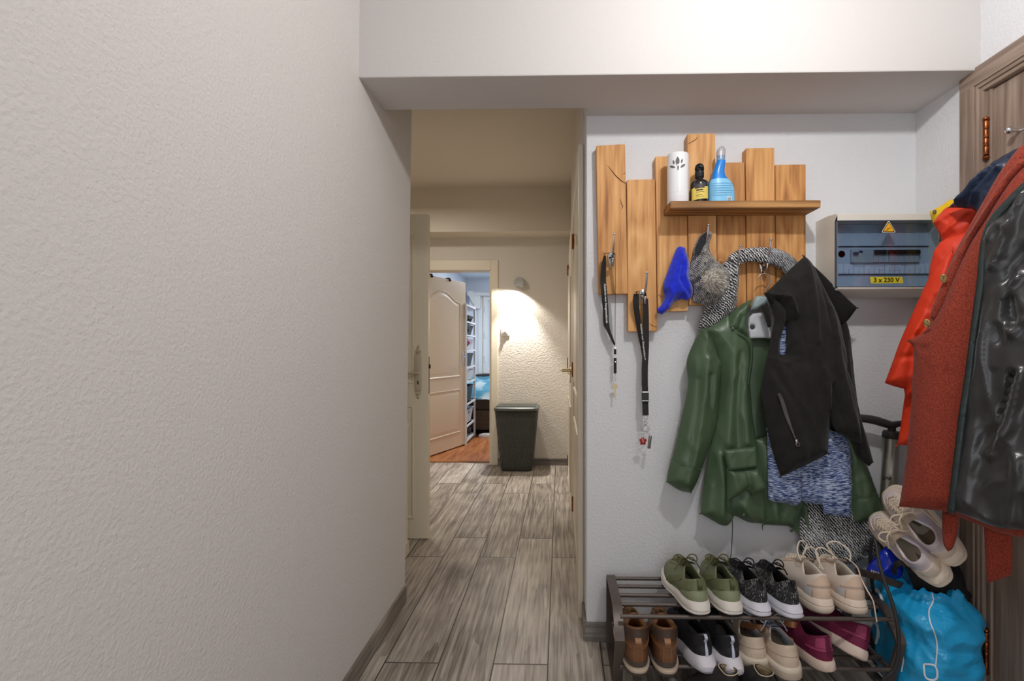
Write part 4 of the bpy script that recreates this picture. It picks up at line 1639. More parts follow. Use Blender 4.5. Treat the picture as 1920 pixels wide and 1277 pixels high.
cloth('front_panel', M_GREEN, g, Z6([(238, 183), (300, 150), (350, 108), (420, 190), (462, 235), (470, 330), (456, 440), (464, 560), (488, 700), (515, 860), (528, 1000), (528, 1084), (450, 1076), (385, 1046), (366, 1080), (330, 1092), (230, 1038),
                                     (240, 940), (262, 800), (290, 660), (305, 560), (318, 420), (300, 300)]), 1.915, depth=.032, R=.055,
      folds=[(Z6([(430, 360), (420, 520), (430, 700)]), .016, .010), (Z6([(370, 300), (350, 480), (345, 700)]), .018, .010), (Z6([(400, 300), (385, 500), (390, 720)]), .010, -.007), (Z6([(470, 460), (486, 640), (505, 860)]), .008, -.010),
             (Z6([(500, 760), (515, 1070)]), .010, .010), (Z6([(300, 760), (320, 900), (310, 1085)]), .014, .012), (Z6([(345, 860), (345, 1075)]), .010, -.012), (Z6([(420, 990), (450, 1070)]), .02, .012), (Z6([(265, 900), (250, 1040)]), .010, .008)],
      nz=(.005, 9, 3), h=.007, cr=(.0045, 10, 4))
cloth('sleeve', M_GREEN, g, Z6([(236, 184), (262, 190), (290, 250), (312, 320), (324, 352), (320, 440), (312, 540), (304, 612), (282, 700), (258, 760), (238, 820), (216, 885), (186, 944), (130, 930), (73, 893), (84, 830), (105, 760), (125, 670), (150, 560), (172, 440), (165, 345), (190, 270)]), 1.908, depth=.042, back=.02, R=.06,
      folds=[(Z6([(240, 210), (285, 290), (318, 350)]), .009, .010), (Z6([(255, 330), (225, 520), (190, 760), (150, 920)]), .016, .010), (Z6([(300, 360), (285, 520), (300, 610)]), .012, .008), (Z6([(260, 400), (265, 560), (300, 610)]), .009, -.010),
             (Z6([(190, 330), (180, 520), (140, 720), (100, 890)]), .016, .007), (Z6([(215, 420), (200, 600), (165, 800)]), .010, -.007), (Z6([(96, 800), (160, 815), (232, 832)]), .003, -.003)], nz=(.004, 9, 4), h=.007, cr=(.0045, 10, 4))
o = cloth('collar', M_GREEN, g, Z6([(336, 196), (350, 150), (372, 115), (420, 76), (462, 54), (456, 100), (448, 160), (450, 236), (425, 216), (390, 206)]), 1.902, depth=.022, back=.006, R=.03,
          folds=[(Z6([(350, 190), (400, 110), (455, 60)]), .008, .006), (Z6([(395, 190), (415, 130)]), .006, -.005)], nz=(.003, 18, 12), h=.006, cr=(.0045, 10, 4))
cloth('pocket', M_GREEN, g, Z6([(346, 826), (420, 832), (488, 822), (500, 850), (526, 905), (515, 930), (466, 956), (440, 930), (400, 955), (350, 982), (348, 900)]), 1.868, depth=.026, back=.006, R=.03,
      folds=[(Z6([(440, 850), (460, 950)]), .008, -.010), (Z6([(485, 850), (515, 920)]), .008, .008)], nz=(.003, 14, 12), h=.006, cr=(.0045, 10, 4))
cloth('pocket_flap', M_GREEN, g, Z6([(336, 746), (400, 738), (482, 730), (488, 780), (490, 822), (420, 834), (357, 840), (345, 800)]), 1.857, depth=.010, back=.004, R=.012, sharp=True, h=.006, cr=(.0045, 10, 4))
# stitched seam round the left cuff and down the front hem
for nm, pl_, y_ in (('seam', [(98, 803), (160, 818), (230, 834)], 1.866), ('seam', [(924, 962), (985, 956), (1043, 944)], 1.903)):
    bm = BM()
    tube(bm, catmull([at(x, y, y_) for x, y in Z6(pl_)], 6), .0012, 6)
    obj(nm, bm, M_GREEND, g, smooth=60)
bm = BM()
pts = catmull([at(x, y, 1.868) for x, y in Z6([(340, 198), (395, 207), (440, 228), (463, 258), (468, 320), (460, 390), (456, 442)])], 6)
for i, p in enumerate(pts):
    p.y = 1.885 - .008 * math.sin(i / len(pts) * 3)
tube(bm, pts, .003, 8)
obj('zip', bm, pbr('green_zip', (44, 62, 44), .5, (72, 92, 70), ns=500), g, smooth=60)
for x, y, Y in ((380, 188, 1.876), (474, 800, 1.845), (430, 1046, 1.875), (648, 1118, 1.93)):
    bm = BM()
    lathe(bm, [(.0, -.002), (.006, -.002), (.006, .001), (.003, .003), (0, .003)], at(*Z6([(x, y)])[0], Y), 14, mat=Matrix.Rotation(math.pi / 2, 4, 'X'))
    obj('snap_button', bm, pbr('green_snap', (84, 98, 82), .35, metal=.5), g, smooth=50)
bm = BM()
tube(bm, catmull([at(x, y, 1.93) for x, y in ((1372, 965), (1373.5, 990), (1371.5, 1030), (1369.5, 1048))], 6), .0016, 6)
sphere(bm, at(1369, 1050, 1.93), .005, 1, 1, 1.3, 10)
obj('drawcord', bm, pbr('dark_green_cord', (34, 48, 32), .8), g, smooth=60)
bm = BM()
tube(bm, catmull([at(x, y, 1.94) for x, y in ((1503, 1010), (1502, 1022), (1502, 1034))], 4), .0016, 6)
sphere(bm, at(1502, 1027, 1.94), .006, 1, 1, 1.6, 10)
obj('drawcord', bm, pbr('dark_green_cord', (34, 48, 32), .8), g, smooth=60)

# blue melange sweater under the fleece
nt = NT('blue_melange')
tc = nt.n('TexCoord')
mp = nt.n('Mapping', Vector=tc.outputs['Object'], Scale=(1, 1, 9))
n1 = nt.n('TexNoise', Vector=mp.outputs[0], Scale=55.0, Detail=3.0)
cc = nt.ramp(n1.outputs['Fac'], [(.37, (26, 40, 84)), (.46, (62, 84, 136)), (.53, (140, 158, 196)), (.62, (204, 214, 232))])
nt.set(nt.b.inputs['Base Color'], cc)
nt.b.inputs['Roughness'].default_value = .95
nt.set(nt.b.inputs['Normal'], nt.n('Bump', Strength=.3, Distance=.001, Height=n1.outputs['Fac']).outputs[0])
M_MEL = nt.m
s_ = thing('sweater', 'blue and white melange sweater hanging beneath the black fleece', 'sweater', at(1520, 960, 1.89))
cloth('sweater_body', M_MEL, s_, Z6([(588, 160), (640, 150), (700, 300), (760, 500), (815, 640), (890, 680), (920, 760), (925, 900), (860, 930), (800, 1000), (740, 992), (692, 975), (660, 900), (600, 700), (580, 400)]), 1.897, depth=.018, R=.04,
      folds=[(Z6([(740, 800), (760, 980)]), .02, -.010), (Z6([(820, 700), (880, 780), (890, 860), (840, 900)]), .012, .006)], nz=(.004, 9, 5), cr=(.003, 9, 5))
cloth('sweater_sleeve', M_MEL, s_, Z6([(537, 660), (600, 640), (680, 700), (694, 800), (694, 970), (688, 990), (668, 1000), (648, 1000), (624, 988), (575, 986), (548, 976), (540, 940)]), 1.886, depth=.016, R=.03,
      folds=[(Z6([(600, 880), (610, 985)]), .014, .006)], nz=(.003, 12, 5), cr=(.003, 9, 5))
cloth('sweater_sleeve', M_MEL, s_, Z6([(785, 770), (850, 840), (900, 830), (925, 900), (924, 980), (920, 1056), (860, 1050), (800, 1038), (790, 990)]), 1.880, depth=.014, R=.03, nz=(.003, 12, 5), cr=(.003, 9, 5))

# black fleece jacket
M_FLEECE = pbr('black_fleece', (33, 31, 30), .98, (26, 24, 23), ns=30, sheen=.08, bump=.5, bs=500, bd=.001)
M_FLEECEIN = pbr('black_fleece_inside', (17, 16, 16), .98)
f_ = thing('fleece_jacket', 'black fleece jacket with hood and slanted zip pocket hanging over the raincoat', 'jacket', at(1520, 900, 1.85))
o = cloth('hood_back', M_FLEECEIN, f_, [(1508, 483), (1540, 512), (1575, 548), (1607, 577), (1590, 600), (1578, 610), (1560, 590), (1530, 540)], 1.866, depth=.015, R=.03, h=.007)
cloth('hem_back', M_FLEECE, f_, [(1580, 590), (1592, 620), (1600, 690), (1608, 760), (1618, 800), (1630, 840), (1637, 866), (1629, 874), (1612, 858), (1600, 830), (1575, 800), (1570, 700)], 1.868, depth=.02, R=.03,
      folds=[([(1590, 640), (1600, 740), (1612, 850)], .007, -.010)], nz=(.003, 20, 4), cr=(.0045, 11, 4))
cloth('jacket_body', M_FLEECE, f_, [(1508, 481), (1522, 496), (1545, 540), (1570, 590), (1582, 640), (1588, 690), (1575, 740), (1556, 800), (1552, 850), (1510, 872), (1464, 893), (1455, 865), (1446, 835), (1436, 788), (1429, 742), (1432, 700), (1440, 664), (1448, 620),
                                    (1452, 600), (1446, 575), (1434, 551), (1450, 536), (1478, 508)], 1.852, depth=.050, back=.012, R=.075,
      folds=[([(1508, 490), (1512, 560), (1520, 640)], .010, .012), ([(1530, 520), (1545, 600), (1560, 660)], .008, -.008), ([(1440, 552), (1470, 560), (1482, 590), (1482, 640), (1462, 668)], .007, .014),
             ([(1455, 560), (1470, 585), (1474, 640)], .010, -.026), ([(1438, 670), (1470, 680), (1486, 672)], .008, .010), ([(1445, 690), (1460, 720), (1470, 740)], .010, -.010), ([(1490, 600), (1510, 700), (1520, 840)], .006, -.004),
             ([(1500, 690), (1480, 780), (1500, 860)], .014, .007), ([(1550, 720), (1552, 800)], .008, -.012), ([(1475, 880), (1550, 842)], .003, -.003), ([(1530, 690), (1545, 760)], .012, .010)],
      holes=[Z6([(596, 240), (612, 195), (628, 165), (632, 200), (626, 300), (610, 308), (594, 306)])], nz=(.005, 12, 5), h=.007, cr=(.0045, 11, 4))
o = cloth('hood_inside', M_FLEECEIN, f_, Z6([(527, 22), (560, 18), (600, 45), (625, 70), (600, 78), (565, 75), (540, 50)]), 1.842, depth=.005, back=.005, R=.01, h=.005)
cloth('collar', M_FLEECE, f_, Z6([(512, 82), (535, 68), (548, 100), (555, 150), (552, 180), (540, 182), (525, 130)]), 1.868, depth=.016, R=.014, h=.005, cr=(.0045, 11, 4))
cloth('sleeve', M_FLEECE, f_, [(1545, 560), (1562, 575), (1574, 620), (1584, 680), (1598, 720), (1607, 765), (1613, 805), (1615, 831), (1600, 827), (1585, 818), (1566, 806), (1556, 770), (1549, 720), (1540, 650)], 1.828, depth=.034, back=.01, R=.045,
      folds=[([(1560, 600), (1570, 700), (1598, 815)], .014, .008), ([(1552, 640), (1556, 730), (1580, 810)], .008, -.008), ([(1580, 690), (1595, 760)], .008, -.006)], nz=(.004, 14, 5), h=.007, cr=(.0045, 11, 4))
bm = BM()
zp = [(1460, 738), (1466, 752), (1474, 778), (1482, 800), (1494, 830)]
fy = 1.797
pts = catmull([at(x, y, fy + .004 * math.sin(i)) for i, (x, y) in enumerate(zp)], 6)
ribbon(bm, pts, Vector((1, 0, .35)), [.004 + .009 * math.sin(math.pi * min(1, i / len(pts) + .15)) for i in range(len(pts))], .006)
obj('zip_pocket', bm, pbr('zip_tape', (96, 94, 92), .45, (60, 58, 57), ns=500), f_, smooth=40)
bm = BM()
zc_ = at(1494, 828, fy - .006)
box(bm, zc_.x - .005, zc_.x + .005, zc_.y - .003, zc_.y + .003, zc_.z - .004, zc_.z + .008, .002)
ring(zc_ + Vector((.004, 0, -.010)), .006, .0015)
obj('zip_pull', bm, M_CHROME, f_, smooth=50)

# ================================================================== coats on the door
M_ORANGE = pbr('orange_shell', (232, 66, 32), .55, (222, 58, 28), ns=8, bump=.1, bs=40)
M_YELLOW = pbr('yellow_vinyl', (236, 196, 20), .35, bump=.15, bs=30)
M_NAVY = pbr('navy_nylon', (36, 50, 74), .35, (30, 42, 64), ns=10, bump=.25, bs=26, bd=.006)
M_WOOL = pbr('rust_wool', (118, 42, 28), .98, (160, 66, 46), ns=320, det=3, sheen=.1, bump=.6, bs=420, bd=.0015, ramp=(.38, .62))
M_LINING = pbr('black_satin_lining', (40, 40, 41), .30, (32, 32, 34), ns=5, bump=.15, bs=9, bd=.02, spec=.8, sheen=.2)
M_FACING = pbr('dark_teal_satin', (44, 54, 54), .35, bump=.2, bs=20, bst=(1, 1, 3), bd=.01)

t_ = thing('yellow_raincoat', 'bright yellow raincoat showing only its collar beside the fuse box', 'coat', at(1772, 560, 1.74))
cloth('coat_body', M_YELLOW, t_, [(1743, 397), (1764, 386), (1785, 374), (1815, 380), (1830, 420), (1815, 520), (1800, 600), (1770, 580), (1762, 530), (1768, 490), (1764, 445), (1750, 420)], (1743, 1.80, 1830, 1.70), depth=.018, R=.03,
      folds=[([(1752, 418), (1775, 405)], .004, -.004)], h=.006)
bm = BM()
sn = at(1752.5, 397.5, 1.772)
ring(sn, .0055, .0022)
sphere(bm, sn, .003, 1, .6, 1, 10)
obj('snap_button', bm, M_STEEL, t_, smooth=60)

t_ = thing('orange_jacket', 'orange shell jacket with sleeve hanging behind the rust wool coat', 'jacket', at(1720, 840, 1.72))
OP = (1660, 1.765, 1800, 1.63)
cloth('jacket_body', M_ORANGE, t_, [(1752, 470), (1800, 440), (1840, 430), (1850, 600), (1800, 840), (1740, 837), (1683, 834), (1690, 790), (1697, 740), (1710, 680), (1730, 600)], OP, depth=.02, back=.03, R=.05, nz=(.004, 9, 4), cr=(.004, 12, 5))
cloth('sleeve', M_ORANGE, t_, [(1752, 505), (1785, 470), (1800, 560), (1770, 640), (1740, 700), (1722, 742), (1697, 747), (1695, 729), (1676, 724), (1659, 718), (1668, 695), (1686, 645), (1712, 585), (1735, 535)], (1660, 1.735, 1800, 1.60), depth=.035, back=.02, R=.05,
      folds=[([(1740, 590), (1700, 660), (1672, 715)], .012, .010), ([(1760, 560), (1720, 650), (1700, 738)], .010, -.010), ([(1675, 672), (1710, 668)], .008, -.008)], nz=(.004, 10, 5), cr=(.004, 12, 5))
cloth('collar', M_ORANGE, t_, [(1750, 418), (1762, 402), (1776, 389), (1800, 387), (1830, 392), (1836, 420), (1810, 470), (1790, 500), (1770, 475), (1764, 445)], (1743, 1.755, 1830, 1.66), depth=.022, R=.03,
      folds=[([(1770, 440), (1800, 415), (1815, 400)], .007, .008), ([(1768, 455), (1790, 440)], .005, -.007), ([(1755, 418), (1790, 400)], .006, .005)], nz=(.004, 20, 14), h=.006, cr=(.004, 12, 5))

t_ = thing('navy_jacket', 'navy blue nylon jacket at the top of the coats on the door', 'jacket', at(1850, 420, 1.56))
cloth('jacket_body', M_NAVY, t_, [(1780, 389), (1800, 366), (1826, 334), (1852, 312), (1880, 293), (1912, 277), (1940, 268), (1950, 330), (1900, 380), (1850, 440), (1830, 396), (1812, 391)], (1783, 1.665, 1930, 1.445), depth=.035, back=.03, R=.06,
      folds=[([(1800, 385), (1840, 340), (1880, 305)], .010, .012), ([(1815, 388), (1850, 345), (1868, 318)], .008, -.014), ([(1830, 385), (1850, 355), (1895, 310)], .009, .012)], nz=(.006, 18, 14), h=.007, cr=(.006, 16, 10))

WP = (1690, 1.60, 1920, 1.36)
w_ = thing('wool_coat', 'long rust red wool coat turned open to its black satin lining on the door', 'coat', at(1800, 960, 1.48))
cloth('coat_back', M_WOOL, w_, [(1925, 268), (1900, 290), (1872, 328), (1840, 385), (1815, 430), (1788, 480), (1764, 540), (1748, 585), (1738, 620), (1760, 660), (1790, 700), (1850, 600), (1990, 560), (1990, 250)], (1690, 1.635, 1920, 1.40), depth=.02, back=.04, R=.04, nz=(.003, 9, 4), cr=(.002, 8, 3))
cloth('coat_front', M_WOOL, w_, [(1990, 240), (1930, 300), (1890, 345), (1855, 400), (1820, 455), (1790, 520), (1768, 570), (1748, 605), (1725, 628), (1698, 639), (1713, 652), (1712, 700), (1709, 760), (1703, 830), (1694, 900), (1686, 950), (1730, 954), (1776, 960), (1830, 982), (1880, 1000), (1925, 1008), (1990, 1012)], WP, depth=.022, back=.03, R=.05,
      folds=[([(1800, 500), (1770, 620), (1750, 950)], .03, .006), ([(1712, 640), (1742, 655)], .008, -.006), ([(1785, 700), (1765, 950)], .012, -.006)], nz=(.004, 7, 3), h=.009, cr=(.002, 8, 3))
cloth('coat_lapel', M_WOOL, w_, [(1935, 300), (1905, 325), (1872, 370), (1845, 415), (1815, 462), (1790, 520), (1768, 572), (1752, 600), (1745, 590), (1760, 548), (1786, 490), (1815, 440), (1845, 390), (1878, 336), (1912, 298)], (1690, 1.595, 1920, 1.355), depth=.012, back=.006, R=.02, h=.007, cr=(.002, 8, 3))
LPn = (1690, 1.572, 1920, 1.322)
cloth('lining', M_LINING, w_, [(1990, 310), (1930, 345), (1890, 380), (1862, 412), (1846, 450), (1838, 520), (1828, 600), (1818, 680), (1806, 760), (1795, 850), (1784, 958), (1830, 974), (1880, 990), (1990, 1000)], LPn, depth=.014, back=.004, R=.03,
      folds=[([(1925, 360), (1890, 440), (1868, 500)], .010, .018), ([(1915, 520), (1890, 545), (1880, 600), (1905, 625), (1925, 600)], .010, .016), ([(1900, 560), (1905, 605)], .010, -.020), ([(1925, 700), (1895, 800), (1860, 850)], .012, .020), ([(1905, 700), (1880, 780), (1862, 840)], .009, -.018),
             ([(1915, 860), (1900, 980)], .012, .014), ([(1860, 450), (1880, 420), (1900, 430), (1885, 480)], .008, .010), ([(1850, 600), (1830, 760), (1815, 940)], .012, .009), ([(1870, 700), (1840, 900)], .014, -.008), ([(1925, 470), (1900, 500), (1880, 640)], .010, -.012)],
      nz=(.016, 11, 5), h=.008, seed=4, cr=(.010, 9, 4))
cloth('facing', M_FACING, w_, [(1990, 300), (1930, 333), (1888, 372), (1856, 408), (1840, 448), (1832, 520), (1822, 600), (1812, 680), (1800, 760), (1789, 850), (1776, 958), (1790, 962), (1803, 850), (1814, 760), (1826, 680), (1836, 600), (1846, 520), (1853, 456), (1868, 418), (1900, 382), (1940, 350), (1990, 322)],
      (1690, 1.562, 1920, 1.310), depth=.005, back=.004, R=.008, nz=(.003, 8, 12), h=.007)
for pts, cat_ in (([(1767, 956), (1782, 962), (1797, 965), (1797, 985), (1794, 1005), (1786, 1028), (1778, 1034), (1770, 1022), (1767, 1000)], 0), ([(1845, 985), (1870, 992), (1898, 1000), (1898, 1040), (1897, 1078), (1875, 1086), (1851, 1094), (1848, 1050)], 1)):
    cloth('belt_end', M_WOOL, w_, pts, (1690, 1.63, 1920, 1.39), depth=.006, back=.006, R=.01, sharp=bool(cat_), h=.006, cr=(.002, 8, 3))
for x, y in ((1769, 522), (1738, 606)):
    b_ = at(x, y, 0) if False else None
    pf = vplane((1690, 1.575, 1920, 1.335))
    q = on_plane(x, y, pf)
    c = pf[0] + pf[1] * q.x + Vector((0, 0, q.y))
    bm = BM()
    M4 = frame(c, pf[1], (0, 0, 1)) @ Matrix.Rotation(.5, 4, 'X')
    rings = []
    for r, z in ((.0, -.004), (.0125, -.003), (.0135, 0), (.012, .004), (.009, .003), (0, .0025)):
        rings.append([M4 @ Vector((r * .62 * math.cos(a * .3927), r * math.sin(a * .3927), -z)) for a in range(16)])
    loft(bm, rings)
    obj('button', bm, pbr('horn_button', (206, 180, 120), .35, (120, 90, 50), ns=160), w_, smooth=50)

# ================================================================== fuse box
FBY = 1.846
fx0, fx1 = 1.002, 1.380
fz0, fz1 = at(1650, 541, FBY).z, at(1650, 400, FBY).z
t_ = thing('fuse_box', 'cream fuse box with smoked window and yellow voltage label on the wall', 'fuse box', ((fx0 + fx1) / 2, HY, fz0))
M_FB = pbr('fuse_box_cream', (222, 218, 208), .4)
wx0, wx1 = at(1566, 470, FBY).x, at(1764, 470, FBY).x
wz0, wz1 = at(1650, 538, FBY).z, at(1650, 413, FBY).z
bm = BM()
# shell: back box, chamfer, front rim with a window opening
o0 = [(fx0, HY - .001, fz0 - .022), (fx1, HY - .001, fz0 - .022), (fx1, HY - .001, fz1 + .004), (fx0, HY - .001, fz1 + .004)]
o1 = [(x, HY - .085, z) for x, y, z in o0]
o2 = [(fx0 + .004, FBY + .004, fz0 - .004), (fx1 - .004, FBY + .004, fz0 - .004), (fx1 - .004, FBY + .004, fz1), (fx0 + .004, FBY + .004, fz1)]
o3 = [(fx0 + .007, FBY, fz0), (fx1 - .006, FBY, fz0), (fx1 - .006, FBY, fz1 - .003), (fx0 + .007, FBY, fz1 - .003)]
i0 = [(wx0, FBY, wz0), (min(wx1, fx1 - .010), FBY, wz0), (min(wx1, fx1 - .010), FBY, wz1), (wx0, FBY, wz1)]
i1 = [(x, FBY + .075, z) for x, y, z in i0]
loft(bm, [[Vector(p) for p in r] for r in (o0, o1, o2, o3, i0, i1)])
obj('box_body', bm, M_FB, t_, smooth=25)
wx1 = i0[1][0]
IY = FBY + .050


def fpx(x, y, Y=IY):
    return at(1560 + x / 7.98, 400 + y / 7.98, Y)


M_FBI = pbr('inner_cover', (196, 204, 214), .5)
bm = BM()
box(bm, wx0 + .001, wx1 - .001, IY, IY + .01, wz0 + .001, fpx(0, 505).z)
box(bm, wx0 + .001, wx1 - .001, IY - .004, IY + .01, fpx(0, 500).z, fpx(0, 230).z)
box(bm, wx0 + .001, wx1 - .001, IY + .006, IY + .015, fpx(0, 230).z, wz1 - .001)
obj('inner_cover', bm, M_FBI, t_)
M_BRK = pbr('breaker_grey', (176, 180, 184), .45)
a, b = fpx(265, 745), fpx(590, 545)
bm = BM()
box(bm, a.x, b.x, IY - .012, IY, a.z, b.z, .001)
obj('main_switch', bm, M_BRK, t_)
bm = BM()
a, b = fpx(285, 625), fpx(355, 600)
box(bm, a.x, b.x, IY - .020, IY - .012, a.z - .002, b.z + .002, .001)
a, b = fpx(375, 598), fpx(425, 570)
box(bm, a.x, b.x, IY - .014, IY - .0115, a.z, b.z)
obj('switch_lever', bm, pbr('switch_navy', (36, 44, 84), .4), t_)
for k in range(9):
    xa, xb = fpx(592 + 76 * k, 700).x, fpx(592 + 76 * (k + 1) - 4, 700).x
    br = obj('breaker', box(BM(), xa, xb, IY - .012, IY, fpx(0, 740).z, fpx(0, 545).z, .0008), M_BRK, t_)
    bm = BM()
    box(bm, xa + .0005, xb - .0005, IY - .020, IY - .012, fpx(0, 628).z, fpx(0, 565).z, .001)
    obj('breaker_lever', bm, pbr('breaker_black', (26, 26, 28), .4), br)
bm = BM()
a, b = fpx(80, 905), fpx(1470, 755)
box(bm, a.x, b.x, IY - .0012, IY, a.z, b.z)
obj('label_strip', bm, pbr('paper_white', (226, 230, 240), .7), t_)
bm = BM()
for k in range(19):
    x = fpx(172 + 76 * k, 800).x
    if x < b.x:
        box(bm, x - .0003, x + .0003, IY - .0016, IY - .001, fpx(0, 905).z, fpx(0, 830 if k % 2 else 770).z)
for x0_, x1_, yy in ((310, 490, 795), (570, 610, 790), (640, 830, 790), (700, 770, 850), (870, 990, 775), (870, 985, 818), (870, 990, 858), (1020, 1150, 778)):
    a, b = fpx(x0_, yy), fpx(x1_, yy)
    n = int((x1_ - x0_) / 9)
    tube(bm, [Vector((a.x + (b.x - a.x) * q / n, IY - .0014, a.z + .0012 * math.sin(q * 2.1 + yy) + .0006 * math.sin(q * 5.3))) for q in range(n + 1)], .0004, 4)
obj('handwriting', bm, pbr('ink', (44, 46, 70), .7), t_)
bm = BM()
for y in (915, 498):
    a, b = fpx(90, y), fpx(1500, y)
    box(bm, a.x, b.x, IY - .0062, IY + .001, a.z - .0007, a.z + .0007)
obj('cover_seam', bm, pbr('seam_dark', (50, 56, 62), .6), t_)
bm = BM()
for y0, r in ((215, .013), (610, .013)):
    c = fpx(90 if y0 == 215 else 145, y0)
    lathe(bm, [(.0, -.006), (r * .75, -.006), (r, 0)], c, 18, mat=Matrix.Rotation(math.pi / 2, 4, 'X'))
obj('cover_screws', bm, M_BRK, t_, smooth=40)
# smoked window
t = NT('smoked_window')
tr_ = t.n('BsdfTransparent', Color=(.74, .80, .86, 1))
gl_ = t.n('BsdfGlossy', Color=(1, 1, 1, 1), Roughness=.03)
mx_ = t.n('MixShader', Fac=.045, i1=tr_.outputs[0], i2=gl_.outputs[0])
t.set(t.nt.nodes['Material Output'].inputs['Surface'], mx_.outputs[0])
M_SMOKE = t.m
bm = BM()
box(bm, wx0 + .0005, wx1 - .0005, FBY - .002, FBY + .0008, wz0 + .0005, wz1 - .0005, .001)
obj('window_lid', bm, M_SMOKE, t_)
bm = BM()
box(bm, wx0, wx0 + .006, FBY - .0026, FBY + .004, wz0, wz1, .001)
box(bm, wx0, wx1, FBY - .0026, FBY + .004, wz1 - .004, wz1, .001)
box(bm, wx0, wx1, FBY - .0026, FBY + .004, wz0, wz0 + .002, .0005)
obj('window_edge', bm, pbr('smoked_edge', (70, 80, 92), .2), t_)
# warning triangle and voltage label on the lid
YL = FBY - .0032


def rtri(c, r, y, m, name, th=.0006):
    bm = BM()
    pts = []
    for k in range(3):
        a = math.pi / 2 + k * 2 * math.pi / 3
        for q in (-.5, -.17, .17, .5):
            aa = a + q * 1.6
            pts.append(Vector((c.x + r * .86 * math.cos(a) + r * .14 * math.cos(aa), y, c.z + r * .86 * math.sin(a) + r * .14 * math.sin(aa))))
    prism(bm, pts, (0, 1, 0), th)
    return obj(name, bm, m, t_)


tc_ = at(1560 + 848 / 7.98, 400 + 226 / 7.98, YL)
rtri(tc_, .0265, YL, pbr('sticker_white', (236, 232, 220), .5), 'warning_sticker')
rtri(tc_, .0235, YL - .0004, pbr('sticker_black', (26, 22, 16), .5), 'warning_border')
rtri(tc_, .0195, YL - .0008, pbr('sticker_amber', (240, 176, 30), .5), 'warning_field')
bm = BM()
pz = [(800, 255), (838, 246), (826, 234), (876, 214), (836, 229), (850, 240)]
pts = [at(1560 + x / 7.98, 400 + y / 7.98, YL - .0014) for x, y in ((800, 256), (842, 246), (828, 233), (876, 213))]
tube(bm, pts, .0008, 5)
obj('lightning_bolt', bm, M_PRINTK, t_)
bm = BM()
prism(bm, [at(1560 + x / 7.98, 400 + y / 7.98, YL) for x, y in ((568, 950), (1050, 948), (1070, 1045), (585, 1050))], (0, 1, 0), .0006)
obj('voltage_label', bm, pbr('label_olive_yellow', (206, 190, 44), .5), t_)
vc = at(1560 + 815 / 7.98, 400 + 1000 / 7.98, YL - .0008)
text('voltage_print', '3 x 230 V', .0235, M_PRINTK, t_, frame(vc, (1, 0, .0), (0, 0, 1)), bold=True)

# ================================================================== shoe rack
M_RACK = pbr('bronze_metal', (96, 86, 80), .4, metal=.35)
T1, T2 = .276, .103      # tops of the two tiers
r_ = thing('shoe_rack', 'two-tier bronze metal shoe rack of bars standing against the wall', 'shoe rack', (.65, 1.80, 0))
for X in (.196, 1.104):
    bm = BM()
    prof = [(1.952, .012), (1.952, .262), (1.946, .272), (1.93, .2755), (1.735, .2755), (1.722, .272), (1.655, .214), (1.648, .198), (1.652, .182), (1.712, .020), (1.722, .010), (1.742, .007), (1.93, .006)]
    pts = [Vector((X, y, z)) for y, z in prof]
    # closed flat bar
    n = len(pts)
    rings = []
    for i in range(n):
        tg = (pts[(i + 1) % n] - pts[i - 1]).normalized()
        nn = Vector((0, -tg.z, tg.y))
        a = Vector((.016, 0, 0))
        b = nn * .0045
        rings.append([pts[i] - a - b, pts[i] + a - b, pts[i] + a + b, pts[i] - a + b])
    V = [[bm.verts.new(p) for p in rg] for rg in rings]
    for i in range(n):
        for k in range(4):
            bm.faces.new((V[i][k], V[i][(k + 1) % 4], V[(i + 1) % n][(k + 1) % 4], V[(i + 1) % n][k]))
    obj('side_frame', bm, M_RACK, r_, smooth=35)
for tz, ys in ((T1, (1.935, 1.871, 1.805, 1.741, 1.664)), (T2, (1.935, 1.871, 1.805, 1.741, 1.678))):
    for k, y in enumerate(ys):
        bm = BM()
        zz = tz - .0075 - (.0 if k < 4 or tz == T2 else .0)
        tube(bm, [(.20, y, zz), (1.10, y, zz)], .0068, 12)
        obj('rail', bm, M_RACK, r_, smooth=40)
for X in (.205, 1.095):
    bm = BM()
    box(bm, X - .006, X + .006, 1.672, 1.944, T2 - .018, T2 - .006, .001)
    obj('tier_bracket', bm, M_RACK, r_)

# ================================================================== shoes


def sgn(a):
    return 1 if a >= 0 else -1


def sstep(a, b, x):
    t = min(1, max(0, (x - a) / (b - a)))
    return t * t * (3 - 2 * t)


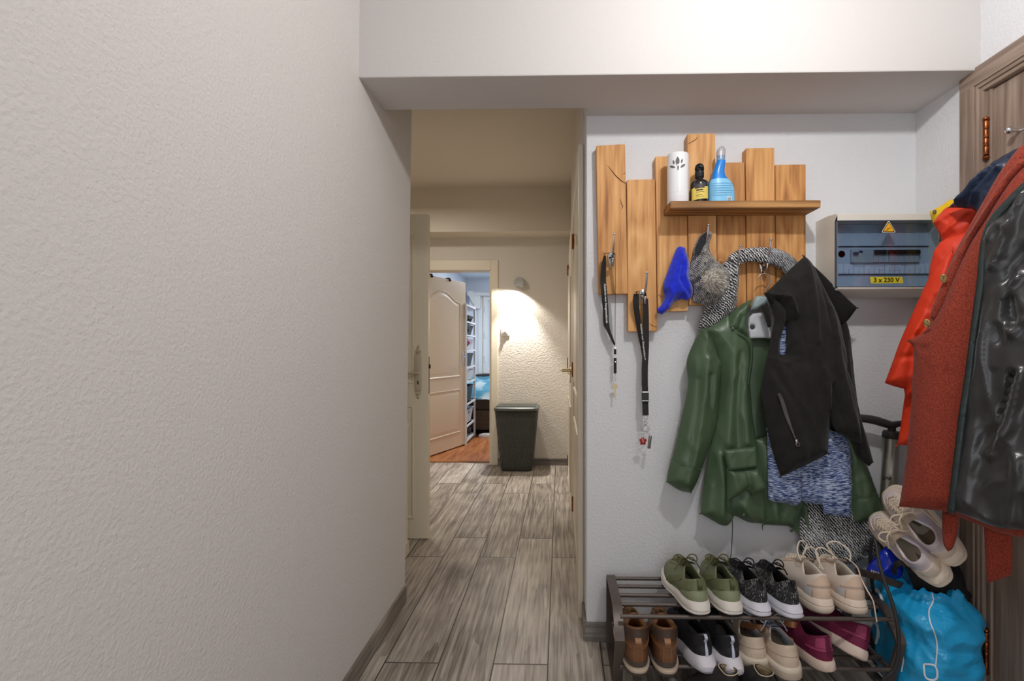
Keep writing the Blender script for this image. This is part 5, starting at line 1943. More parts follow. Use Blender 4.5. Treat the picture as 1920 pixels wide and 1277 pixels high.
class Shoe:
    """toe along +x from the heel at x=0, lateral y, sole at z=0; side=+1 left shoe, -1 right"""
    def __init__(s, L=.285, wh=.036, wb=.049, hs=.036, ht=.026, heel=.088, dip=.070, throat=.098, cx=.27, ca=.21, cb=.030, toe_h=.050, spring=.012, side=1,
                 flare=.006, kick=.012, toe_e=.72, puff=1.0, thz=.0):
        s.__dict__.update(locals())
        s.wh *= 1.18
        s.wb *= 1.10
        s.cb *= 1.14
        for k in ('heel', 'dip', 'throat', 'toe_h'):
            s.__dict__[k] *= 1.07

    def outline(s, th, inset=0.0):
        c, q = math.cos(th), math.sin(th)
        e = .80
        L = s.L - 2 * inset
        x = s.L / 2 + L / 2 * sgn(c) * abs(c) ** e
        u = x / s.L
        k = s.wh + (s.wb - s.wh) * sstep(.25, .68, u) - .004 * math.exp(-((u - .40) / .14) ** 2) - inset
        # outer edge bulges more than inner at the ball
        y = sgn(q) * abs(q) ** s.toe_e * k
        y += -s.side * .012 * sstep(.45, 1.0, u) * 1.0
        return x, y

    def spr(s, x):
        u = x / s.L
        return s.spring * sstep(.68, 1.0, u) ** 1.2 + .5 * s.spring * sstep(.12, 0, u) * .6

    def stop(s, x):
        """z of the top of the sole"""
        u = x / s.L
        return s.hs + (s.ht - s.hs) * sstep(.15, .75, u) + s.spr(x)

    def collar(s, th):
        c, q = math.cos(th), math.sin(th)
        x = s.cx * s.L + s.ca * s.L * c
        y = s.cb * sgn(q) * abs(q) ** .9 * (1 - .35 * max(0, c))
        heel = s.heel
        if c < 0:
            f = (-c) ** 1.5
            z = s.dip + (heel - s.dip) * f
        else:
            z = s.dip + (s.throat - s.dip) * c ** 1.2
        return Vector((x, y, z))

    def S(s, th, t):
        x, y = s.outline(th, .003)
        c = math.cos(th)
        B = Vector((x, y, s.stop(x) - .004))
        C = s.collar(th)
        w = max(0, c) ** 1.3
        out = Vector((0, 0, 0))
        out = Vector((x - s.L * .35, y * 2.2, 0)).normalized()
        hh = C.z - B.z
        P1 = B + out * (.004 * s.puff) + Vector((0, 0, hh * .42 * (1 - w) + s.toe_h * 1.0 * w))
        fw = Vector((s.L * .20, 0, -.020)) * w + (Vector((-.006, 0, -.028)) * max(0, -c) + Vector((0, sgn(y) * .010 * abs(math.sin(th)), -.022)) * (1 - abs(c) * .6)) * (1 - w)
        P2 = C + fw
        a = 1 - t
        return a ** 3 * B + 3 * a * a * t * P1 + 3 * a * t * t * P2 + t ** 3 * C

    def N(s, th, t):
        e = 1e-3
        du = s.S(th + e, t) - s.S(th - e, t)
        dv = s.S(th, min(1, t + e)) - s.S(th, max(0, t - e))
        n = du.cross(dv)
        if n.length < 1e-12:
            return Vector((0, 0, 1))
        n.normalize()
        p = s.S(th, t)
        if n.dot(p - Vector((s.L * .4, 0, .02))) < 0:
            n = -n
        return n

    def O(s, th, t, off):
        return s.S(th, t) + s.N(th, t) * off


NT_ = 56


def patch(sh, th0, th1, t0, t1, off=.0015, nu=14, nv=8, fn=None):
    """an overlay lying on the shoe's upper"""
    P = []
    for i in range(-1, nu + 2):
        row = []
        u = min(1, max(0, i / nu))
        for j in range(-1, nv + 2):
            v = min(1, max(0, j / nv))
            edge = i < 0 or i > nu or j < 0 or j > nv
            a, b = (t0, t1) if fn is None else fn(u)
            row.append(sh.O(th0 + (th1 - th0) * u, a + (b - a) * v, -.0008 if edge else off))
        P.append(row)
    bm = BM()
    grid(bm, P, len(P), len(P[0]))
    return bm


def sole_bm(sh, prof, z0f=0, n=NT_):
    """prof: [(outset, fraction of the sole height)]"""
    rings = []
    for o, f in prof:
        rg = []
        for i in range(n):
            th = 2 * math.pi * i / n
            x, y = sh.outline(th, -o)
            base = sh.spr(min(max(x, 0), sh.L))
            top = sh.stop(min(max(x, 0), sh.L))
            kick = -sh.kick * sstep(.12, 0, x / sh.L) * math.sin(math.pi * min(1, f * 1.1)) if f < 1 else 0
            rg.append(Vector((x + kick, y, base + (top - base) * f)))
        rings.append(rg)
    bm = BM()
    loft(bm, rings)
    return bm


def make_shoe(name, label, sh, M4, mats, group, style):
    root = thing(name, label, 'boot' if 'boot' in name else 'sandal' if 'sandal' in name else 'shoe', group=group, mat4=M4)

    def part(pn, bm, m, sm=55, lab=None):
        o = obj(pn, bm, m, root, world=False, smooth=sm)
        if lab:
            tag(o, lab)
        return o
    part('outsole', sole_bm(sh, style.get('outsole', [(-.006, 0), (-.001, .02), (.001, .10), (.0, .17), (-.004, .18)])), mats['outsole'])
    part('midsole', sole_bm(sh, style.get('midsole', [(-.004, .14), (.003, .16), (.006, .35), (.004, .52), (.0055, .60), (.004, .85), (.001, 1.0), (-.008, 1.02)])), mats['midsole'], 50)
    # upper
    nt_ = 14
    P = []
    for i in range(NT_):
        th = 2 * math.pi * i / NT_
        row = [sh.S(th, j / nt_) for j in range(nt_ + 1)]
        C = sh.collar(th)
        ctr = Vector((sh.cx * sh.L + sh.ca * sh.L * .1, 0, C.z))
        inw = (ctr - C)
        inw.z = 0
        inw.normalize()
        pad = style.get('pad', .006)
        row += [C + inw * pad * .35 + Vector((0, 0, pad * .45)), C + inw * pad * .9 + Vector((0, 0, pad * .3))]
        P.append(row)
    bm = BM()
    grid(bm, P, NT_, len(P[0]), closed=True)
    part('upper', bm, mats['upper'])
    # lining
    P = []
    for i in range(NT_):
        th = 2 * math.pi * i / NT_
        C = sh.collar(th)
        ctr = Vector((sh.cx * sh.L + sh.ca * sh.L * .1, 0, C.z))
        inw = (ctr - C)
        inw.z = 0
        inw.normalize()
        pad = style.get('pad', .006)
        x, y = sh.outline(th, .010)
        x = min(x, sh.L * .80)
        fl = Vector((x, y * .92, sh.stop(min(max(x, 0), sh.L)) + .002))
        p0 = C + inw * pad * .9 + Vector((0, 0, pad * .3))
        p1 = C + inw * (pad * 1.1) + Vector((0, 0, -.008))
        p2 = p1.lerp(fl, .5)
        ctr2 = Vector((sh.L * .35, 0, fl.z))
        P.append([p0, p1, p2, fl, fl.lerp(ctr2, .5), fl.lerp(ctr2, .97)])
    bm = BM()
    grid(bm, P, NT_, 6, closed=True)
    part('lining', bm, mats['lining'])
    # tongue
    if style.get('tongue', True):
        P = []
        x0_, x1_ = sh.L * .66, sh.L * (sh.cx + sh.ca - style.get('tongue_back', .09))
        zt = sh.throat + style.get('tongue_h', .016)
        th_s = sh.O(0, .72, .004)
        for i in range(9):
            u = i / 8
            if u < .6:
                c = sh.O(0, .62 + .38 * u / .6, .0035)
            else:
                c = sh.O(0, 1, .0035).lerp(Vector((x1_, 0, zt)), (u - .6) / .4)
            row = []
            for j in range(9):
                v = j / 8 * 2 - 1
                row.append(c + Vector((0, v * (.016 + .009 * u), -.006 * v * v * (1 + u))))
            P.append(row)
        bm = BM()
        grid(bm, P, 9, 9)
        bmesh.ops.solidify(bm, geom=bm.faces[:], thickness=-.005)
        part('tongue', bm, mats.get('tongue', mats['upper']))
    # eyestay overlays and laces
    if style.get('laces', True):
        n = style.get('rows', 5)
        bm = BM()
        te = style.get('eye', .42)
        rad = style.get('lace_r', .0024)
        ts = [.50 + .44 * i / (n - 1) for i in range(n)]
        prev = None
        for i, t in enumerate(ts):
            a, b = sh.O(te, t, .0035), sh.O(-te, t, .0035)
            mid = sh.O(0, t, .0095)
            tube(bm, catmull([a - Vector((0, 0, .002)), a.lerp(mid, .5) + Vector((0, 0, .002)), mid, mid.lerp(b, .5) + Vector((0, 0, .002)), b - Vector((0, 0, .002))], 3), rad, 6)
            if prev:
                for p, q in ((prev[0], b), (prev[1], a)):
                    m_ = (p + q) / 2 + Vector((0, 0, .007))
                    tube(bm, catmull([p, m_, q], 4), rad, 6)
            prev = (a, b)
        part('laces', bm, mats['lace'])
        if style.get('bow', True):
            bm = BM()
            k0 = sh.O(0, .96, .012)
            for sy in (1, -1):
                lp = [k0, k0 + Vector((.010, sy * .022, .012)), k0 + Vector((.006, sy * .040, .006)), k0 + Vector((-.012, sy * .034, -.004)), k0 + Vector((-.004, sy * .010, .003))]
                tube(bm, catmull(lp, 5), rad, 6)
                lp = [k0, k0 + Vector((-.01, sy * .018, .008)), k0 + Vector((-.02, sy * .034, -.010)), k0 + Vector((-.018, sy * .046, -.03))]
                tube(bm, catmull(lp, 5), rad, 6)
            part('bow', bm, mats['lace'])
        bm = patch(sh, te - .06, te + .22, .42, .97, .0016, 5, 10)
        part('eyestay', bm, mats.get('eyestay', mats['upper']))
        bm = patch(sh, -te + .06, -te - .22, .42, .97, .0016, 5, 10)
        part('eyestay', bm, mats.get('eyestay', mats['upper']))
    for pn, key, args, lab in style.get('patches', ()):
        part(pn, patch(sh, *args[:4], **args[4]), mats[key], lab=lab)
    if style.get('pull', None):
        w, h0, m, lab = style['pull'][:4]
        h1 = style['pull'][4] if len(style['pull']) > 4 else 1.0
        # loop tab standing out from the heel
        c0 = sh.O(math.pi, h0, .001)
        c1 = sh.O(math.pi, h1, .004) + Vector((0, 0, .003))
        cm = (c0 + c1) / 2 + Vector((-.010, 0, .004))
        bm = BM()
        ribbon(bm, catmull([c0, cm, c1, c1 + Vector((.008, 0, -.006))], 5), Vector((0, 1, 0)), w, .0022)
        part('pull_tab', bm, mats[m], lab=lab)
    if 'extra' in style:
        style['extra'](sh, part, mats)
    return root


def place(heel_px, Z, toe_px, roll=0.0, toe_z=None, back=0.0):
    """shoe matrix from where the heel's back edge and the toe touch a level (photo pixels)"""
    h = atz(heel_px[0], heel_px[1], Z)
    t = atz(toe_px[0], toe_px[1], Z if toe_z is None else toe_z)
    x = (t - h).normalized()
    z = Vector((0, 0, 1))
    y = z.cross(x).normalized()
    z = x.cross(y)
    M4 = Matrix((x, y, z)).transposed().to_4x4()
    M4.translation = h
    if roll:
        M4 = M4 @ Matrix.Rotation(roll, 4, 'X')
    return M4


def basis(o, fwd, up):
    x = Vector(fwd).normalized()
    z = Vector(up)
    z = (z - x * z.dot(x)).normalized()
    y = z.cross(x)
    M4 = Matrix((x, y, z)).transposed().to_4x4()
    M4.translation = Vector(o)
    return M4


def heel_at(px, py, Z, ang, roll=0, lift=0):
    """heel bottom at pixel on level Z; ang: degrees the toe turns to the left of straight ahead"""
    h = atz(px, py, Z)
    h.z += lift
    a = math.radians(ang - 4.5)
    M4 = basis(h, (-math.sin(a), math.cos(a), 0), (0, 0, 1))
    if roll:
        M4 = M4 @ Matrix.Rotation(roll, 4, 'X')
    return M4


M_RUBK = pbr('dark_rubber', (52, 50, 50), .7)
PI = math.pi
# --- olive chunky sneakers
m_ol = dict(outsole=M_RUBK, midsole=pbr('offwhite_foam', (222, 217, 208), .6, bump=.1, bs=60), upper=pbr('olive_leather', (116, 122, 90), .5, (108, 114, 83), ns=40, bump=.15, bs=300),
            lining=pbr('olive_lining', (92, 100, 66), .85), lace=pbr('olive_lace', (92, 90, 58), .9), tongue=pbr('olive_tongue', (104, 110, 72), .7, bump=.2, bs=400),
            counter=pbr('olive_counter', (138, 146, 114), .42), dark=pbr('olive_dark', (84, 92, 56), .7), eyestay=pbr('olive_stay', (108, 116, 80), .5))
st_ol = dict(pad=.009, midsole=[(-.004, .14), (.002, .16), (.007, .30), (.005, .44), (.003, .47), (.006, .52), (.0065, .72), (.003, .93), (.000, 1.04), (-.008, 1.05)],
             patches=[('heel_counter', 'counter', (PI - 1.15, PI + 1.15, 0, .60, dict(off=.0022, nu=22, fn=lambda u: (0.0, .34 + .34 * math.sin(math.pi * u)))), 'lighter green heel counter'),
                      ('collar_overlay', 'upper', (PI - .95, PI + .95, .62, .98, dict(off=.0026, nu=18, fn=lambda u: (.60 + .12 * abs(u - .5), .99))), None),
                      ('side_strap', 'tongue', (1.25, 1.50, .02, .95, dict(off=.0024, nu=6)), None), ('side_strap', 'tongue', (-1.50, -1.25, .02, .95, dict(off=.0024, nu=6)), None)],
             pull=(.015, .66, 'dark', 'dark olive heel loop'))
K = dict(L=.288, wh=.040, wb=.050, hs=.044, ht=.032, heel=.105, dip=.086, throat=.112, spring=.016, kick=.010)
make_shoe('sneaker', 'olive green sneaker with thick white sole at the left end of the top tier', Shoe(side=-1, **K), heel_at(1314, 1158, T1, 9), m_ol, 'olive sneakers on the top tier', st_ol)
make_shoe('sneaker', 'olive green sneaker with thick white sole beside the black and grey speckled shoes', Shoe(side=1, **K), heel_at(1375, 1158, T1, 7), m_ol, 'olive sneakers on the top tier', st_ol)
# --- black flecked knit sneakers
nt = NT('flecked_knit')
tc = nt.n('TexCoord')
mp = nt.n('Mapping', Vector=tc.outputs['Object'], Scale=(1, 1, .22))
n1 = nt.n('TexNoise', Vector=mp.outputs[0], Scale=520.0, Detail=2.0)
n2 = nt.n('TexNoise', Vector=tc.outputs['Object'], Scale=22.0, Detail=1.0)
v = nt.math('ADD', n1.outputs['Fac'], nt.math('MULTIPLY', nt.math('SUBTRACT', n2.outputs['Fac'], .5), .35))
nt.set(nt.b.inputs['Base Color'], nt.ramp(v, [(.45, (30, 30, 32)), (.55, (54, 54, 56)), (.63, (150, 150, 150)), (.75, (206, 204, 198))]))
nt.b.inputs['Roughness'].default_value = .9
nt.set(nt.b.inputs['Normal'], nt.n('Bump', Strength=.4, Distance=.001, Height=n1.outputs['Fac']).outputs[0])
m_bk = dict(outsole=M_RUBK, midsole=pbr('cool_white_foam', (216, 216, 226), .55), upper=nt.m, lining=pbr('black_lining', (24, 24, 26), .9), lace=pbr('black_lace', (30, 30, 32), .9),
            tongue=pbr('black_knit', (34, 34, 36), .9, bump=.3, bs=400), eyestay=pbr('black_knit', (34, 34, 36), .9), dark=pbr('black_tab', (28, 28, 30), .7), toe=pbr('black_knit', (34, 34, 36), .9))
st_bk = dict(pad=.006, rows=5, bow=True, midsole=[(-.004, .10), (.002, .12), (.006, .30), (.003, .50), (.000, .54), (.005, .60), (.004, .82), (-.001, 1.02), (-.008, 1.03)],
             patches=[('heel_patch', 'dark', (PI - .30, PI + .16, .62, .99, dict(off=.0022, nu=8)), None)], pull=(.012, .88, 'dark', None))
K = dict(L=.285, wh=.037, wb=.048, hs=.044, ht=.028, heel=.112, dip=.084, throat=.102, spring=.016, kick=.014, cb=.028)
make_shoe('sneaker', 'black and grey speckled knit sneaker next to the olive pair on the top tier', Shoe(side=-1, **K), heel_at(1430, 1160, T1, 9), m_bk, 'speckled knit sneakers', st_bk)
make_shoe('sneaker', 'black and grey speckled knit sneaker next to the beige laced pair on the top tier', Shoe(side=1, **K), heel_at(1490, 1164, T1, 9), m_bk, 'speckled knit sneakers', st_bk)
# --- beige trainers with loose laces
m_be = dict(outsole=pbr('tan_rubber', (150, 130, 112), .7), midsole=pbr('cream_foam', (230, 214, 198), .55), upper=pbr('cream_mesh', (226, 212, 198), .7, bump=.25, bs=500), lining=pbr('cream_lining', (222, 214, 202), .85),
            lace=pbr('cream_lace', (228, 214, 196), .85), counter=pbr('blush_nubuck', (218, 192, 170), .7), stripe=pbr('taupe_trim', (186, 164, 146), .6), eyestay=pbr('blush_nubuck', (218, 192, 170), .7), silver=pbr('silver_film', (206, 204, 206), .25))


def loose_laces(sh, part, mats):
    k0 = sh.O(0, .95, .012)
    sd = sh.side
    bm = BM()
    tube(bm, catmull([k0, k0 + Vector((.012, sd * .02, .035)), k0 + Vector((.0, sd * -.01, .05)), k0 + Vector((-.03, sd * -.035, .03)), k0 + Vector((-.045, sd * -.03, .0))], 6), .0026, 6)
    tube(bm, catmull([k0, k0 + Vector((.02, sd * .03, .02)), k0 + Vector((.02, sd * .055, .012)), k0 + Vector((.0, sd * .058, -.015)), k0 + Vector((-.02, sd * .05, -.04))], 6), .0026, 6)
    part('loose_lace', bm, mats['lace'])


st_be = dict(pad=.008, bow=False, extra=loose_laces, rows=6, midsole=[(-.004, .10), (.003, .14), (.007, .36), (.006, .56), (.001, .60), (.005, .66), (.005, .88), (.0, 1.03), (-.008, 1.04)],
             patches=[('heel_counter', 'counter', (PI - .62, PI + .62, 0, .55, dict(off=.002, nu=16, fn=lambda u: (0, .50))), 'blush heel counter'),
                      ('heel_tab', 'counter', (PI - .75, PI + .75, .62, .99, dict(off=.002, nu=16, fn=lambda u: (.62, .99 - .18 * abs(math.cos(math.pi * u)) ** 4))), None),
                      ('trim_band', 'stripe', (PI - 1.0, PI + 1.0, .55, .63, dict(off=.0028, nu=20, nv=3)), None),
                      ('side_flash', 'silver', (PI - 1.1, PI - .68, .10, .5, dict(off=.0018, nu=8)), None), ('side_flash', 'silver', (PI + .68, PI + 1.1, .10, .5, dict(off=.0018, nu=8)), None),
                      ('trim_band', 'stripe', (PI - .68, PI - .60, .05, .42, dict(off=.0028, nu=3)), None), ('trim_band', 'stripe', (PI + .60, PI + .68, .05, .42, dict(off=.0028, nu=3)), None)])
K = dict(L=.28, wh=.039, wb=.049, hs=.048, ht=.034, heel=.118, dip=.094, throat=.122, spring=.014, kick=.006, cb=.031)
make_shoe('sneaker', 'beige laced trainer beside the speckled sneakers on the top tier', Shoe(side=-1, **K), heel_at(1548, 1155, T1, 6), m_be, 'beige trainers on the top tier', st_be)
ro = make_shoe('sneaker', 'beige laced trainer at the right end of the top tier, lace hanging down', Shoe(side=1, **K), heel_at(1611, 1157, T1, 5), m_be, 'beige trainers on the top tier', st_be)
bm = BM()
tube(bm, catmull([at(x, y, Y) for x, y, Y in ((1585, 1045, 1.80), (1606, 1062, 1.74), (1615, 1085, 1.69), (1625, 1105, 1.655), (1637, 1127, 1.642), (1641, 1148, 1.640), (1644, 1166, 1.640))], 6), .0022, 6)
obj('hanging_lace', bm, m_be['lace'], ro, smooth=60)

# --- lower tier: brown boots
m_bo = dict(outsole=pbr('boot_rubber', (88, 76, 68), .75), midsole=pbr('boot_midsole', (196, 178, 158), .6), upper=pbr('tan_leather', (122, 82, 52), .45, (100, 66, 40), ns=22, bump=.25, bs=160),
            lining=pbr('tan_fleece', (176, 132, 84), .98, bump=.5, bs=300), lace=pbr('boot_lace', (120, 90, 58), .85), collar=pbr('dark_brown_padding', (72, 56, 46), .5, bump=.2, bs=200), tab=pbr('tan_tab', (156, 112, 78), .55), band=pbr('boot_band', (84, 72, 66), .6))


def boot_extra(sh, part, mats):
    for th in (PI - .20, PI + .20):
        bm = BM()
        tube(bm, [sh.O(th, t / 10 * .62, .0012) for t in range(11)], .0009, 5)
        part('seam', bm, mats['tab'])
    for t0 in (.44, .50):
        bm = BM()
        tube(bm, [sh.O(PI - 1.3 + 2.6 * k / 24, t0 + .10 * abs(k / 12 - 1) ** 1.5, .0012) for k in range(25)], .0008, 5)
        part('seam', bm, mats['tab'])


st_bo = dict(pad=.010, rows=5, bow=False, tongue_h=.0, extra=boot_extra, outsole=[(-.004, 0), (.003, .03), (.005, .2), (.004, .42), (-.003, .43)],
             midsole=[(-.003, .40), (.004, .42), (.005, .62), (.003, .68), (.004, .7), (.004, .72), (-.004, .73)],
             patches=[('rand', 'band', (0, 2 * PI, 0, .10, dict(off=.0025, nu=50, nv=3)), None),
                      ('padded_collar', 'collar', (PI - 1.5, PI + 1.5, .70, .99, dict(off=.0035, nu=26, fn=lambda u: (.66 + .20 * abs(2 * u - 1) ** 2, .995))), 'dark brown padded collar'),
                      ('back_stay', 'upper', (PI - .19, PI + .19, .02, .60, dict(off=.0018, nu=6)), None)],
             pull=(.020, .52, 'tab', 'tan heel loop', .74))
K = dict(L=.285, wh=.038, wb=.049, hs=.034, ht=.028, heel=.134, dip=.124, throat=.128, spring=.012, kick=.006, cb=.033, cx=.26, ca=.20, toe_h=.055)
make_shoe('ankle_boot', 'brown leather ankle boot at the left end of the lower tier', Shoe(side=-1, **K), heel_at(1197, 1270, T2, 3), m_bo, 'brown ankle boots', st_bo)
make_shoe('ankle_boot', 'brown leather ankle boot beside the black running shoes on the lower tier', Shoe(side=1, **K), heel_at(1252, 1271, T2, 2), m_bo, 'brown ankle boots', st_bo)
# --- black running shoes, white soles
m_ru = dict(outsole=pbr('white_rubber', (206, 206, 214), .6), midsole=pbr('lilac_white_foam', (218, 214, 222), .5), upper=pbr('black_runner', (34, 34, 38), .6, (42, 42, 46), ns=30), lining=pbr('black_lining', (24, 24, 26), .9),
            lace=pbr('black_lace', (30, 30, 32), .9), stripe=pbr('reflective_stripe', (200, 206, 224), .3), tongue=pbr('black_knit', (34, 34, 36), .9))


def groove(sh, part, mats):
    for q in range(7):
        bm = BM()
        pts = []
        for k in range(24):
            th = PI - 1.2 + 2.4 * k / 23
            x, y = sh.outline(th, -.0068)
            zz = .010 + .004 * q * (1 - .35 * abs(k / 11.5 - 1)) + sh.spr(max(0, x))
            kick = -sh.kick * sstep(.12, 0, x / sh.L) * math.sin(math.pi * min(1, zz / sh.hs * 1.1))
            pts.append(Vector((x + kick, y, zz)))
        tube(bm, pts, .0007, 4)
        part('sole_rib', bm, mats['outsole'])


st_ru = dict(pad=.008, rows=5, extra=groove, midsole=[(-.004, .08), (.002, .10), (.007, .30), (.007, .6), (.003, .88), (-.002, 1.05), (-.008, 1.06)],
             patches=[('heel_stripe', 'stripe', (PI - .03, PI + .07, .02, .82, dict(off=.002, nu=3)), 'pale reflective heel stripe'), ('heel_clip', 'tongue', (PI - .8, PI + .8, .60, .99, dict(off=.002, nu=14)), None)],
             pull=(.010, .80, 'stripe', None))
K = dict(L=.29, wh=.038, wb=.048, hs=.046, ht=.028, heel=.106, dip=.084, throat=.104, spring=.018, kick=.020)
make_shoe('running_shoe', 'black running shoe with white sole next to the brown boots', Shoe(side=-1, **K), heel_at(1325, 1262, T2, 12), m_ru, 'black running shoes', st_ru)
make_shoe('running_shoe', 'black running shoe with white sole next to the beige slip-ons', Shoe(side=1, **K), heel_at(1375, 1266, T2, 7), m_ru, 'black running shoes', st_ru)
# --- beige slip-ons with ribbed soles
m_sl = dict(outsole=pbr('cream_rubber', (214, 202, 184), .6), midsole=pbr('cream_rubber', (226, 216, 200), .55), upper=pbr('sand_suede', (212, 194, 174), .85, (204, 184, 164), ns=60, bump=.2, bs=500), lining=pbr('grey_white_lining', (190, 194, 202), .8),
            lace=pbr('pale_blue_lace', (190, 200, 216), .8), tongue=pbr('pale_blue_tongue', (186, 196, 212), .7), logo=pbr('navy_patch', (26, 38, 96), .6), line=pbr('sole_line', (176, 160, 142), .7), eyestay=pbr('pale_blue_tongue', (186, 196, 212), .7))


def sl_lines(sh, part, mats):
    for f in (.30, .50, .70):
        bm = BM()
        pts = []
        for k in range(40):
            th = 2 * PI * k / 40
            x, y = sh.outline(th, -.0058)
            xx = min(max(x, 0), sh.L)
            b_, t_2 = sh.spr(xx), sh.stop(xx)
            kick = -sh.kick * sstep(.12, 0, x / sh.L) * math.sin(math.pi * min(1, f * 1.1))
            pts.append(Vector((x + kick, y, b_ + (t_2 - b_) * f)))
        tube(bm, pts, .0009, 4, closed=True)
        part('sole_line', bm, mats['line'])
    bm = BM()
    tube(bm, [sh.O(PI - 1.4 + 2.8 * k / 24, .66, .0006) for k in range(25)], .0010, 5)
    part('seam', bm, mats['line'])
    bm = BM()
    c = Vector((sh.L * .40, 0, sh.throat + .004))
    box(bm, -.014, .014, -.010, .010, -.001, .0015, .001, mat=Matrix.Translation(c) @ Matrix.Rotation(.5, 4, 'Y'))
    part('tongue_patch', bm, mats['logo'], lab='navy tongue patch')


st_sl = dict(pad=.008, rows=4, bow=True, extra=sl_lines, midsole=[(-.004, .10), (.003, .12), (.0055, .2), (.0055, .85), (.004, 1.0), (.001, 1.06), (-.008, 1.07)])
K = dict(L=.285, wh=.043, wb=.052, hs=.038, ht=.030, heel=.094, dip=.078, throat=.100, spring=.008, kick=.003, cb=.034, ca=.22)
make_shoe('slip_on_shoe', 'beige low shoe with ribbed sole beside the black running shoes', Shoe(side=-1, **K), heel_at(1424, 1262, T2, 7), m_sl, 'beige low shoes on the lower tier', st_sl)
make_shoe('slip_on_shoe', 'beige low shoe with ribbed sole nearest the burgundy pair', Shoe(side=1, **K), heel_at(1486, 1279, T2, 6), m_sl, 'beige low shoes on the lower tier', st_sl)
# --- burgundy shoes
m_bu = dict(outsole=pbr('sand_rubber', (200, 182, 166), .6), midsole=pbr('blush_sole', (226, 204, 190), .55), upper=pbr('burgundy_knit', (122, 32, 70), .7, (108, 26, 60), ns=60, bump=.3, bs=420), lining=pbr('burgundy_lining', (74, 22, 54), .85),
            lace=pbr('burgundy_lace', (96, 26, 60), .85), band=pbr('burgundy_band', (158, 60, 98), .6), strap=pbr('burgundy_strap', (96, 26, 58), .6))
st_bu = dict(pad=.007, laces=False, tongue=False, outsole=[(-.004, 0), (.000, .03), (.001, .10), (-.004, .12)],
             midsole=[(-.004, .08), (.002, .10), (.004, .25), (.0035, .8), (.001, 1.02), (-.008, 1.03)],
             patches=[('heel_band', 'band', (PI - 1.2, PI + 1.2, .46, .58, dict(off=.002, nu=22, nv=3)), 'pink heel band'), ('heel_cap', 'band', (PI - .75, PI + .75, .60, .97, dict(off=.0018, nu=16)), None),
                      ('back_strap', 'strap', (PI - .14, PI + .14, .42, .99, dict(off=.0035, nu=4)), None)])
K = dict(L=.27, wh=.036, wb=.046, hs=.034, ht=.026, heel=.102, dip=.082, throat=.096, spring=.010, kick=.006, cb=.031, cx=.30, ca=.24)
make_shoe('sneaker', 'burgundy slip-on sneaker with blush sole beside the beige low shoes', Shoe(side=-1, **K), heel_at(1556, 1263, T2, 16), m_bu, 'burgundy sneakers', st_bu)
make_shoe('sneaker', 'burgundy slip-on sneaker tipped on its edge at the right end of the lower tier', Shoe(side=1, **K), heel_at(1615, 1258, T2, 24, roll=.50, lift=.030), m_bu, 'burgundy sneakers', st_bu)


# --- sandals with brown glitter straps, behind the beige low shoes
M_GLIT = pbr('brown_glitter', (128, 84, 56), .4, (176, 120, 80), ns=420, metal=.4, det=2)
M_CORK = pbr('sandal_sole', (190, 172, 150), .8, (170, 150, 126), ns=90)


def sandal(label, M4):
    root = thing('sandal', label, 'sandal', group='sandals with glitter straps', mat4=M4)
    sh = Shoe(L=.25, wh=.034, wb=.044, hs=.026, ht=.022, spring=.004, kick=0)
    obj('sole', sole_bm(sh, [(-.004, 0), (.001, .05), (.001, .9), (-.002, 1.0)]), M_CORK, root, world=False, smooth=50)
    for x, h, w in ((.175, .052, .034), (.10, .066, .030)):
        k = sh.wb if x > .14 else .040
        P = []
        for i in range(15):
            q = math.pi * i / 14
            P.append(Vector((x, math.cos(q) * (k + .002), .022 + math.sin(q) ** .8 * h)))
        bm = BM()
        ribbon(bm, P, Vector((1, 0, 0)), w, .003)
        obj('strap', bm, M_GLIT, root, world=False, smooth=50)
    P = [Vector((.045 + .09 * (abs(math.cos(q))) , -math.cos(q) * .038, .045 + .03 * math.sin(q))) for q in [math.pi * i / 14 for i in range(15)]]
    P = [Vector((.105 - .11 * math.sin(math.pi * i / 14), -math.cos(math.pi * i / 14) * .039, .062 + .010 * math.sin(math.pi * i / 14))) for i in range(15)]
    bm = BM()
    ribbon(bm, P, Vector((0, 0, 1)), .020, .003)
    tag(obj('heel_strap', bm, M_GLIT, root, world=False, smooth=50), 'brown glittery heel strap')
    return root


sandal('brown glitter-strapped sandal behind the beige low shoe next to the running shoes', basis(atz(1428, 1225, T2) + Vector((.0, -.02, .026)), (-.08, .16, -.02), (0, .1, 1)))
sandal('brown glitter-strapped sandal between the beige low shoes and the burgundy pair', basis(atz(1497, 1232, T2) + Vector((0, .025, .020)), (-.08, .16, -.02), (0.15, .1, 1)))

# --- small black zip boots on the floor under the rack
m_kb = dict(outsole=M_RUBK, midsole=pbr('boot_welt', (58, 52, 48), .6), upper=pbr('black_boot_leather', (40, 38, 37), .38, bump=.25, bs=120), lining=pbr('boot_cream_lining', (176, 156, 120), .9), lace=M_RUBK, zip=pbr('boot_zip', (120, 118, 116), .4, (80, 78, 76), ns=400, metal=.5), edge=pbr('boot_edge', (206, 190, 160), .7))


def kid_extra(sh, part, mats):
    bm = BM()
    tube(bm, [sh.O(2 * PI * k / 40, .985, .0015) for k in range(40)], .0016, 5, closed=True)
    part('top_stitching', bm, mats['edge'])


